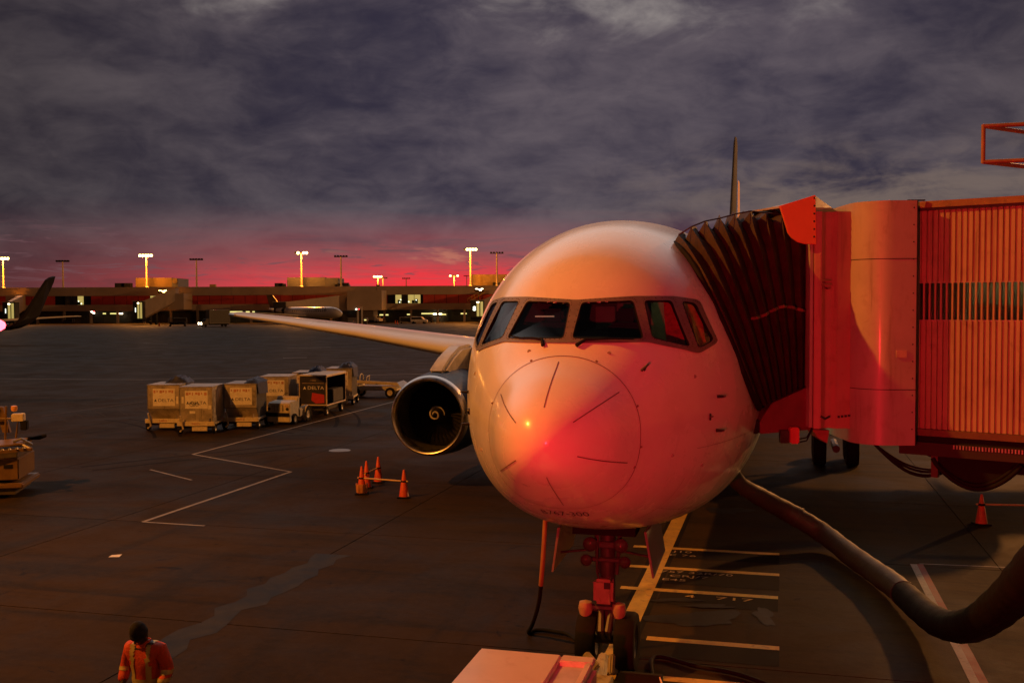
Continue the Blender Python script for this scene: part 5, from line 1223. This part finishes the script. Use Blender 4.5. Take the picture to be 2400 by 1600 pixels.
# light masts
MASTM = pm('mast_galvanised', (.62, .50, .32), .5, .0)
def mast(dx, dyt, lit, label, Yw=YT+3, zb=11.9, s=1.0):
    q = P(dx, dyt, Yw); t = thing('light_mast', (q[0], Yw, zb), label, 'light mast', 'floodlight masts on the concourse roof'); h = q[2]-zb
    MB().tube([(0, 0, 0), (0, 0, h)], [.34*s, .22*s], 8).build('pole', MASTM, t, smooth=60)
    MB().lathe([(.7, 0), (.7, .25), (.35, .5)], 10).build('base', MASTM, t)
    MB().box(-2.3*s, 2.3*s, -.12, .12, h-.12, h+.1).build('cross_arm', DARKM, t)
    for i in range(5):
        on = lit and (lit is True or lit[i] == '1'); x = (-1.9+.95*i)*s
        b = MB().box(x-.34*s, x+.34*s, -.5, .25, h+.1, h+.42*s+.1).build('floodlight', DARKM, t, bevel=.03)
        if on: MB().lathe([(.001, -.02), (.42*s, .0), (.50*s, .18), (.38*s, .4), (.001, .45)], 10, TM(x, -.55, h+.05) @ Matrix.Rotation(R(60), 4, 'X')).build('lens', GLOWS, b, smooth=60)
    if lit:
        l = lamp('mast_light', 'SPOT', (q[0], Yw-2.5, q[2]+.2), SOD, 85000*s, .6, spot_size=R(120), spot_blend=.9); l.rotation_euler = (R(-24), 0, 0)
        lamp('mast_glow', 'POINT', (q[0], Yw-1.6, q[2]-1.2), SOD, 5000*s, .4)
    return t
for a in ((7, 595, True, 'lit floodlight mast at the far left edge'), (144, 601, False, 'unlit mast behind the dark winglet tip'), (336, 588, True, 'lit mast before the orange-lit roof plant room'), (451, 597, False, 'unlit mast with dark lamps between the two left lit masts'),
          (692, 582, '01011', 'mast with three lamps lit before the grey roof plant room'), (783, 590, False, 'unlit mast at the right end of the grey plant room'), (1080, 574, '01111', 'tall lit mast just left of the airliner roof curve'), (1141, 582, False, 'unlit mast rising beside the airliner crown')):
    mast(*a)
for a in ((868, 636, True, 'small distant lit mast over the middle of the terminal', YT+150, 5.0, .9), (880, 639, False, 'small distant dark mast touching the distant lit mast', YT+150, 5.0, .9), (933, 640, False, 'small dark distant mast right of the distant lit mast', YT+180, 5.0, .9), (1043, 634, '10001', 'distant mast with two lit end lamps near the tall mast', YT+190, 5.0, 1.0), (1072, 634, False, 'faint distant mast hidden beside the tall lit mast', YT+260, 5.0, .8)):
    mast(*a)
# boarding bridges of the far concourse
FBR = pm('far_bridge_paint', (.30, .25, .22), .5, 0, .1, .4)
def fbridge(cx0, cx1, cyt, cyb, tx, tyt, tyb, Yc, label, sign=None, lit=True):
    a = P((cx0+cx1)/2, cyb, Yc); x0, x1 = FX(cx0, Yc), FX(cx1, Yc); zt, zb = FZ(cx0, cyt, Yc), FZ(cx0, cyb, Yc)
    t = thing('far_boarding_bridge', ((x0+x1)/2, Yc, 0), label, 'boarding bridge', 'boarding bridges at the far concourse'); o = Vector(t.location); w = (x1-x0)/2
    MB().box(-w, w, 0, 3, zb, zt).build('cab', DARKM, t, bevel=.08)
    MB().box(-w-.2, w+.2, -.5, 3.1, zt, zt+.2).build('cab_roof', FBR, t)
    if lit:
        for u in (-.1, .45): MB().box(w*u, w*(u+.38), -.06, -.01, zb+.25, zt-.35).build('cab_window', GLOWY, t)
        MB().box(-w*.1, w*.25, -.12, -.06, zt-.7, zt-.4).build('cab_lamp', GLOWW, t)
    MB().box(-w-.02, w*.9, -.3, 2.8, zb-.9, zb-.02).build('cab_base', BLACK, t)
    X1 = FX(tx, YT-8)-o.x; z1t, z1b = FZ(tx, tyt, YT-8), FZ(tx, tyb, YT-8); sgx = 1 if X1 > 0 else -1
    A_ = [(sgx*w*.6, 1, zb), (sgx*w*.6, 3.6, zb), (sgx*w*.6, 3.6, zt), (sgx*w*.6, 1, zt)]; B_ = [(X1, YT-8-Yc-1.5, z1b), (X1, YT-8-Yc+1.5, z1b), (X1, YT-8-Yc+1.5, z1t), (X1, YT-8-Yc-1.5, z1t)]
    L_ = lambda p, q, k: tuple(Vector(p).lerp(Vector(q), k))
    for i, (k0, k1, e) in enumerate(((0, .34, 0), (.32, .67, .08), (.65, 1.0, .16))):
        qa = [L_(p, q, k0) for p, q in zip(A_, B_)]; qb = [L_(p, q, k1) for p, q in zip(A_, B_)]
        for q in (qa, qb):
            for j in range(4): q[j] = (q[j][0], q[j][1]+(-e if j in (0, 3) else e), q[j][2]+(e if j > 1 else -e))
        MB().hull2(qa, qb).build('tunnel_section', FBR, t)
    for k in (.3, .31):
        q = Vector(A_[0]).lerp(Vector(B_[0]), .30); 
    MB().tube([(q.x-.9, q.y+1.2, 0), (q.x-.9, q.y+1.2, q.z)], .3, 8).tube([(q.x+.9, q.y+1.2, 0), (q.x+.9, q.y+1.2, q.z)], .3, 8).build('lift_column', DARKM, t)
    for sx in (-1, 1): MB().lathe([(.001, -.2), (.55, -.2), (.55, .2), (.001, .2)], 12, TM(q.x+sx*.9, q.y+.4, .55) @ AX).build('drive_wheel', BLACK, t)
    if sign:
        text_obj('gate_number', sign, 2.0, GLOWC, t, (-w*.45, -.14, (zt+zb)/2), (1, 0, 0), (0, 0, 1), 1.1)
    return t
fbridge(305, 328, 692, 733, 408, 663, 690, 322, 'far bridge sloping up right from a lit cab to the terminal', '1')
fbridge(1081, 1112, 690, 728, 1165, 664, 690, 318, 'far bridge with lit number 8 cab beside the airliner nose', '8')
fbridge(5, 34, 694, 735, 48, 680, 712, 318, 'far bridge cab with lit windows behind the dark winglet', '1')
fbridge(628, 655, 694, 716, 812, 676, 712, 322, 'pale far bridge ending above the parked rear-engine jet', None, False)
# external stair on the bridge by the airliner
q = P(1085, 690, 322)
sr_ = thing('access_stair', (q[0], 322, 0), 'thin railed maintenance stair climbing to the roof of the number 8 bridge', 'stair')
zA, zB = FZ(1070, 695, 322), FZ(1105, 672, 322)
MB().hull2([(-1.5, 0, zA), (-1.5, .8, zA), (-1.5, .8, zA+.2), (-1.5, 0, zA+.2)], [(4, 0, zB), (4, .8, zB), (4, .8, zB+.2), (4, 0, zB+.2)]).build('stringer', YELLOW, sr_)
MB().tube([(-1.5, 0, zA+1.2), (4, 0, zB+1.2), (7, 0, zB+1.2)], .07, 5).build('handrail', YELLOW, sr_)
for k in range(6): t_ = k/5; MB().tube([(-1.5+5.5*t_, 0, zA+(zB-zA)*t_), (-1.5+5.5*t_, 0, zA+(zB-zA)*t_+1.2)], .05, 5).build('baluster', YELLOW, sr_)
MB().tube([(2, .4, 0), (2, .4, zB-.5)], .15, 6).build('stair_post', DARKM, sr_)

# ================================================================ parked aircraft beyond
def tubejet(name, x, y, rz, label, Lf, rad, zc_, body, tailm, tw, eng):
    t = thing(name, (x, y, 0), label, 'airliner', rz=rz); b = []
    st = [(0, .02, -.25), (.6, .42, -.2), (1.6, .68, -.12), (3.2, .9, -.04), (5, 1, 0), (Lf*.66, 1, 0), (Lf*.80, .82, .15), (Lf*.92, .48, .42), (Lf, .12, .62)]
    vs = [(k*rad*math.cos(a), s, zc_+dz*rad+k*rad*math.sin(a)) for s, k, dz in st for a in np.linspace(0, 2*math.pi, 24, endpoint=False)]
    m = MB(); m.add(vs, [(i*24+k, i*24+(k+1) % 24, (i+1)*24+(k+1) % 24, (i+1)*24+k) for i in range(len(st)-1) for k in range(24)]+[tuple(range(24))[::-1], tuple((len(st)-1)*24+k for k in range(24))])
    fu = m.build('fuselage', body, t, smooth=50)
    for sg in (-1, 1): MB().hull2([(sg*rad*.45, 1.7, zc_+rad*.28), (sg*rad*.62, 2.6, zc_+rad*.30), (sg*rad*.62, 2.6, zc_+rad*.52), (sg*rad*.42, 2.0, zc_+rad*.52)], [(sg*rad*.2, 1.55, zc_+rad*.28), (sg*rad*.3, 2.6, zc_+rad*.3), (sg*rad*.3, 2.6, zc_+rad*.55), (sg*rad*.2, 1.95, zc_+rad*.52)]).build('cockpit_window', BLACK, t)
    return t
MDW = pm('jet_white', (.66, .64, .62), .22, 0, .05, .5, coat=.4)
xm, ym, _ = G(786, 745)
md = tubejet('rear_engine_jet', xm, ym, R(98+8), 'small white rear-engine jet with dark T-tail parked before the far terminal', 34, 1.75, 3.6, MDW, None, 0, 0)
md.rotation_euler = (0, 0, R(52))
TLD = pm('tail_dark_red', (.10, .022, .02), .4)
MB().hull2([(-.18, 27.5, 4.8), (.18, 27.5, 4.8), (.18, 33.4, 4.9), (-.18, 33.4, 4.9)], [(-.1, 32.4, 9.2), (.1, 32.4, 9.2), (.1, 35.4, 9.2), (-.1, 35.4, 9.2)]).build('tail_fin', TLD, md)
for sg in (-1, 1):
    MB().hull2([(sg*.05, 32.2, 9.15), (sg*.05, 35.3, 9.15), (sg*.05, 35.3, 9.35), (sg*.05, 32.2, 9.35)], [(sg*6.1, 34.6, 9.25), (sg*6.1, 36.2, 9.25), (sg*6.1, 36.2, 9.38), (sg*6.1, 34.6, 9.38)]).build('tailplane', TLD, md)
    MB().lathe([(.60, 0), (.72, .3), (.72, 2.2), (.50, 3.6), (.001, 3.7)], 16, TM(sg*2.35, 24.6, 4.3) @ AY).build('engine', MDW, md, smooth=50)
    MB().lathe([(.60, .05), (.001, .5)], 16, TM(sg*2.35, 24.6, 4.3) @ AY).build('intake', BLACK, md)
    MB().hull2([(sg*1.2, 14.5, 2.3), (sg*1.2, 20.3, 2.3), (sg*1.2, 20.3, 2.6), (sg*1.2, 14.5, 2.8)], [(sg*14.5, 22.0, 3.6), (sg*14.5, 23.4, 3.6), (sg*14.5, 23.4, 3.68), (sg*14.5, 22.0, 3.72)]).build('wing', MDW, md)
    for dy in (-.1,): wheel(md, sg*2.4, 19.5, .5, .5, .5, BLACK, STEEL); MB().tube([(sg*2.4, 19.5, .5), (sg*2.2, 19.5, 2.4)], .12, 6).build('main_gear', GEARM, md)
for k in range(16): MB().box(-1.77, -1.74, 5.5+k*1.0, 5.78+k*1.0, 3.85, 4.2).build('cabin_window', BLACK, md)
wheel(md, 0, 3.6, .35, .35, .3, BLACK, STEEL); MB().tube([(0, 3.6, .35), (0, 3.6, 2.1)], .1, 6).build('nose_gear', GEARM, md)
text_obj('wordmark', 'DELTA', 1.5, INK, md, (-1.76, 7.6, 4.55), (0, -1, 0), (0, 0, 1), 1.2)

# narrow-body at the left whose winglet enters the frame
wl_tip, wl_root = Vector(P(119, 634, 55)), Vector(P(36, 742, 55))
nb = tubejet('narrow_body_jet', wl_root.x-16.5, 41, R(-4), 'dark winged jet at left edge, its upturned winglet against the sunset', 38, 1.9, 3.9, MDW, None, 0, 0)
o = Vector(nb.location); inv = Matrix.Rotation(R(4), 4, 'Z')
def NL(p): return inv @ (Vector(p)-o)
DKW = pm('winglet_dark', (.006, .005, .006), .7, 0, .1, 1, spec=.1)
wb, wt_ = NL(wl_root), NL(wl_tip)
rt0 = Vector((1.5, 12.5, 2.9))
ol = [(2, 753, 54.2), (22, 749, 54.3), (40, 741, 54.5), (54, 726, 54.8), (70, 697, 55.4), (88, 666, 56), (103, 643, 56.6), (112, 637, 57), (121, 634, 57.6), (117, 648, 57.7), (107, 671, 57.4), (96, 696, 57.0), (88, 713, 56.6), (84, 724, 56.2), (66, 741, 55.8), (42, 752, 55.6), (20, 757, 55.5), (2, 758, 55.5)]
fr3 = [NL(P(*k)) for k in ol]; bk3 = [p+Vector((.10, .12, -.02)) for p in fr3]
MB().hull2(fr3, bk3).build('winglet', DKW, nb)
le, te = NL(P(2, 753, 54.2)), NL(P(2, 758, 55.5))
MB().hull2([rt0, rt0+Vector((0, 2, .4)), rt0+Vector((0, 6.5, 0)), rt0+Vector((0, 2, -.3))], [le, le+Vector((0, .4, .08)), te+Vector((0, .1, .05)), te+Vector((.02, 0, -.02))]).build('wing', DKW, nb)
q = NL(P(1, 747, 54)); MB().lathe([(.001, -.30), (.22, -.15), (.26, 0), (.22, .15), (.001, .30)], 12, TM(*q)).build('navigation_light', GLOWN, nb, smooth=60)
MB().tube([tuple(q), tuple(q+Vector((-.1, .9, .02)))], .06, 6).build('light_mount', DARKM, nb)
MB().hull2([(-1.5, 12.5, 2.7), (-1.5, 19, 2.7), (-1.5, 19, 3.0), (-1.5, 12.5, 3.2)], [(-17, 20, 4.6), (-17, 21.8, 4.6), (-17, 21.8, 4.7), (-17, 20, 4.72)]).build('wing', DKW, nb)
MB().hull2([(-.2, 31, 5.2), (.2, 31, 5.2), (.2, 37.5, 5.4), (-.2, 37.5, 5.4)], [(-.1, 36, 12.3), (.1, 36, 12.3), (.1, 38.6, 12.3), (-.1, 38.6, 12.3)]).build('tail_fin', DKW, nb)
for sg in (-1, 1):
    wheel(nb, sg*2.7, 18, .55, .55, .5, BLACK, STEEL); MB().tube([(sg*2.7, 18, .55), (sg*2.5, 18, 3)], .13, 6).build('main_gear', GEARM, nb)
    MB().lathe([(.75, 0), (.9, .3), (.9, 2.0), (.5, 3.6), (.001, 3.7)], 16, TM(sg*4.9, 10.5, 2.0) @ AY).build('engine', NAVY, nb, smooth=50)
wheel(nb, 0, 4, .35, .35, .3, BLACK, STEEL); MB().tube([(0, 4, .35), (0, 4, 2.4)], .1, 6).build('nose_gear', GEARM, nb)
# a second narrow-body farther left, only its pale wing shows
q = P(60, 735, 150)
nb2 = tubejet('narrow_body_jet', q[0]-17, 138, R(2), 'pale wing of a farther jet, a thin bright line behind the winglet', 38, 1.9, 3.9, MDW, None, 0, 0)
tipw = Vector(P(172, 727, 162))-Vector(nb2.location); tipw = Matrix.Rotation(R(-2), 4, 'Z') @ tipw
MB().hull2([(1.5, 12.5, 3.0), (1.5, 19, 3.0), (1.5, 19, 3.3), (1.5, 12.5, 3.5)], [tuple(tipw), tuple(tipw+Vector((.4, 1.6, 0))), tuple(tipw+Vector((.4, 1.6, .08))), tuple(tipw+Vector((0, 0, .16)))]).build('wing', WING, nb2)
MB().hull2([(-1.5, 12.5, 3.0), (-1.5, 19, 3.0), (-1.5, 19, 3.3), (-1.5, 12.5, 3.5)], [(-17, 20, 4.6), (-17, 21.8, 4.6), (-17, 21.8, 4.7), (-17, 20, 4.72)]).build('wing', WING, nb2)
MB().hull2([(-.2, 31, 5.2), (.2, 31, 5.2), (.2, 37.5, 5.4), (-.2, 37.5, 5.4)], [(-.1, 36, 12.3), (.1, 36, 12.3), (.1, 38.6, 12.3), (-.1, 38.6, 12.3)]).build('tail_fin', DKW, nb2)
for sg in (-1, 1): wheel(nb2, sg*2.7, 18, .55, .55, .5, BLACK, STEEL); MB().tube([(sg*2.7, 18, .55), (sg*2.5, 18, 3)], .13, 6).build('main_gear', GEARM, nb2)
wheel(nb2, 0, 4, .35, .35, .3, BLACK, STEEL); MB().tube([(0, 4, .35), (0, 4, 2.4)], .1, 6).build('nose_gear', GEARM, nb2)

# ================================================================ far vehicles
FG = pm('far_grey', (.22, .20, .19), .5); FDK = pm('far_dark', (.05, .045, .042), .55); FWH = pm('far_white', (.55, .52, .50), .4); FYL = pm('far_yellow', (.62, .42, .12), .45)
VW = 'service vehicles by the far concourse'
def vroot(name, dx, dy, label, cat, rz=0): 
    x, y, _ = G(dx, dy); return thing(name, (x, y, -.014), label, cat, VW, rz)
def fwheels(t, xs, w, r=.38):
    for x in xs:
        for sy in (-w, w): MB().lathe([(.001, -.13), (r*.5, -.13), (r, -.1), (r, .1), (r*.5, .13), (.001, .13)], 12, TM(x, sy, r) @ AY).build('wheel', BLACK, t, smooth=40)
def truck(dx, dy, label, ln=6.5, bh=3.1, cabm=FDK, boxm=FDK, rz=0, lights=False, frame=False):
    t = vroot('box_truck', dx, dy, label, 'truck', rz)
    MB().prism([(-ln/2, .55), (-ln/2, 1.35), (-ln/2+.9, 1.45), (-ln/2+1.3, 2.2), (-ln/2+2.1, 2.25), (-ln/2+2.1, .55)], -1.05, 1.05, 'y').build('cab', cabm, t, bevel=.08)
    MB().box(-ln/2+2.2, ln/2, -1.15, 1.15, .9, bh).build('cargo_box', boxm, t, bevel=.04)
    MB().box(-ln/2+.1, ln/2, -.5, .5, .5, .9).build('chassis', BLACK, t)
    MB().hull2([(-ln/2+.92, -.9, 1.48), (-ln/2+.92, .9, 1.48), (-ln/2+1.27, .85, 2.15), (-ln/2+1.27, -.85, 2.15)], [(-ln/2+.9, -.9, 1.48), (-ln/2+.9, .9, 1.48), (-ln/2+1.25, .85, 2.17), (-ln/2+1.25, -.85, 2.17)]).build('windscreen', BLACK, t)
    fwheels(t, (-ln/2+1.1, ln/2-1.2), 1.0)
    if lights:
        for sy in (-.8, .8): MB().lathe([(.001, -.16), (.34, -.1), (.36, 0), (.2, .06), (.001, .08)], 10, TM(-ln/2-.02, sy, .95) @ AX).build('headlight', GLOWW, t, smooth=60)
    if frame:
        for a, b_ in ((( -ln/2+2.25, -1.2, .95), (-ln/2+2.25, -1.2, bh)), ((ln/2, -1.2, .95), (ln/2, -1.2, bh)), ((-ln/2+2.25, -1.2, bh), (ln/2, -1.2, bh)), ((-ln/2+2.25, -1.2, .95), (ln/2, -1.2, .95))): MB().tube([a, b_], .08, 6).build('frame_tube', FG, t)
    return t
truck(492, 750, 'dark truck with both headlights glowing near the wing tip', 8.2, 4.6, FDK, FDK, R(42), True, True)
truck(850, 741, 'pale box truck parked beside the rear-engine jet nose', 9, 4.2, FWH, FG, R(150))
def van(dx, dy, label, mat, rz):
    t = vroot('van', dx, dy, label, 'van', rz)
    MB().prism([(-2.6, .45), (-2.6, 1.15), (-1.6, 1.3), (-.9, 2.1), (2.4, 2.15), (2.6, 1.2), (2.6, .45)], -.95, .95, 'y').build('body', mat, t, bevel=.1)
    for sy in (-.96, .955): MB().prism([(-1.3, 1.35), (-.8, 1.95), (2.2, 1.98), (2.3, 1.35)], sy, sy+.01, 'y').build('side_window', BLACK, t)
    fwheels(t, (-1.6, 1.6), .88, .36)
    for sy in (-.7, .7): MB().box(2.6, 2.63, sy-.12, sy+.12, .9, 1.2).build('tail_lamp', SIGNR, t)
    return t
van(963, 743, 'white van parked among carts right of the rear-engine jet', FWH, R(172))
def stair_truck(dx, dy, label):
    t = vroot('lift_truck', dx, dy, label, 'lift truck', R(0))
    MB().box(-3.0, 2.4, -1.1, 1.1, .5, 1.2).build('chassis', FDK, t, bevel=.05)
    for k in range(4): MB().box(-2.9, -.3, -1.18, -1.1, .3+k*.55, .3+k*.55+.28).build('step_slat', FG, t)
    for x in (-.2, .9): MB().box(x, x+.35, -1.2, -.9, 0.2, 4.9).build('mast_leg', FWH, t)
    MB().box(-.2, 1.25, -1.2, -.9, 4.9, 5.3).build('mast_head', FWH, t); MB().box(.15, .9, -1.0, .9, 1.2, 4.6).build('lift_box', FDK, t)
    MB().box(1.5, 2.6, -1.0, 1.0, 1.2, 2.2).build('cab', FG, t, bevel=.08); MB().box(1.7, 2.3, -1.05, -1.0, 1.5, 1.8).build('side_lamp', GLOWD, t)
    fwheels(t, (-2.2, 1.8), 1.0, .42); return t
stair_truck(824, 748, 'lift truck with tall pale mast frame in front of the jet nose')
def cart(dx, dy, label, mat, ln=3.2, h=1.9, rz=0, open_=False):
    t = vroot('baggage_cart', dx, dy, label, 'cart', rz)
    MB().box(-ln/2, ln/2, -.8, .8, .5, .62).build('deck', mat, t)
    if open_:
        for x in (-ln/2+.05, ln/2-.05):
            for y in (-.75, .75): MB().tube([(x, y, .6), (x, y, h)], .06, 6).build('post', FG, t)
        MB().box(-ln/2, ln/2, -.85, .85, h, h+.1).build('roof', mat, t)
        MB().box(-ln/2+.3, ln/2-.3, -.6, .6, .63, 1.2).build('suitcases', BLACK, t, bevel=.1)
    else: MB().box(-ln/2, ln/2, -.8, .8, .63, h).build('load', mat, t, bevel=.06)
    fwheels(t, (-ln/2+.5, ln/2-.5), .65, .24); return t
cart(408, 749, 'dark low cart in front of the sloping far bridge', FDK, 5.0, 2.3, R(10), True)
cart(428, 741, 'grey box cart behind the dark low cart', FG, 4.2, 3.0)
cart(905, 733, 'black covered cart left of the white van', BLACK, 5.0, 2.6)
cart(935, 743, 'open-frame cart just left of the white van', FG, 4.5, 1.9, R(8), True)
cart(985, 741, 'dark small cart behind the rear of the white van', FDK, 2.6, 2.0)
cart(130, 741, 'low dark cart right of the orange barriers', FG, 6.0, 1.5, R(5))
cart(157, 743, 'dark cart in front of the yellow tractor', FDK, 3.6, 1.7, R(0), True)
cart(268, 738, 'pale loaded cart under the red-panel wall left of the bridge', FG, 7.0, 2.8, R(-5))
cart(225, 733, 'long open cage cart near the yellow tractor', FDK, 9.0, 3.2, 0, True)
cart(1068, 730, 'open cage cart beside the number 8 bridge', FDK, 4.0, 3.0, 0, True)
cart(1030, 731, 'blue-black covered cart under the terminal undercroft', NAVY, 3.6, 3.2)
def ytug(dx, dy, label, mat):
    t = vroot('aircraft_tug', dx, dy, label, 'tug', R(3))
    MB().prism([(-1.9, .45), (-1.9, 1.9), (-1.0, 2.2), (1.9, 2.2), (1.9, .45)], -1.1, 1.1, 'y').build('body', mat, t, bevel=.1)
    MB().box(-1.8, 1.8, -1.0, 1.0, 2.2, 2.7).build('cab_glass', BLACK, t); MB().box(-1.9, 1.9, -1.1, 1.1, 2.7, 2.85).build('cab_roof', mat, t)
    fwheels(t, (-1.0, 1.0), 1.1, .62); return t
ytug(184, 737, 'bright yellow tug with two large wheels near the winglet', FYL)
truck(22, 741, 'dark vehicle under the winglet at the left edge', 7, 2.3, FDK, FDK, 0)
truck(975, 729, 'tall black catering truck under the terminal lamps', 8, 5.4, FDK, BLACK, R(180))
for k, (dx, lab) in enumerate(((45, 'left orange block barrier on the far apron'), (61, 'right orange block barrier on the far apron'))):
    t = vroot('block_barrier', dx, 746, lab, 'barrier')
    for j in range(3): MB().box(-.9+j*.62, -.9+j*.62+.5, -.2, .2, 0, 1.0).build('segment', pm('far_orange', (.5, .16, .07), .6), t, bevel=.05)
for dx, dy, lab in ((366, 749, 'tiny dark cone alone before the far bridge'), (908, 744, 'pair-side cone left, below the black covered cart'), (913, 745, 'pair-side cone right, below the black covered cart'), (812, 744, 'tiny cone left of the lift truck')):
    x, y, _ = G(dx, dy); t = thing('far_cone', (x, y, -.014), lab, 'traffic cone', 'far traffic cones')
    MB().box(-.3, .3, -.3, .3, 0, .06).build('base', BLACK, t); MB().lathe([(.22, .06), (.04, 1.2), (.001, 1.2)], 10).build('body', ORANGE, t)
for k, (dx, dy, lab) in enumerate(((212, 716, 'warm lamp with red edge hanging below the red panels at left'), (492, 713, 'warm and red beacon above the headlight truck'), (820, 710, 'green and red beacon on the pale bridge over the jet'))):
    q = P(dx, dy, YT-14); t = thing('beacon_light', (q[0], YT-14, 0), lab, 'beacon', 'beacon lights along the far concourse')
    MB().tube([(0, 0.2, 0), (0, .2, q[2])], .08, 6).build('post', DARKM, t)
    MB().lathe([(.001, -.3), (.38, 0), (.001, .3)], 10, TM(-.2, 0, q[2])).build('warm_lamp', GLOWW if k < 2 else GLOWC, t, smooth=60); MB().lathe([(.001, -.25), (.3, 0), (.001, .25)], 10, TM(.5, 0, q[2])).build('red_lamp', GLOWR, t, smooth=60)
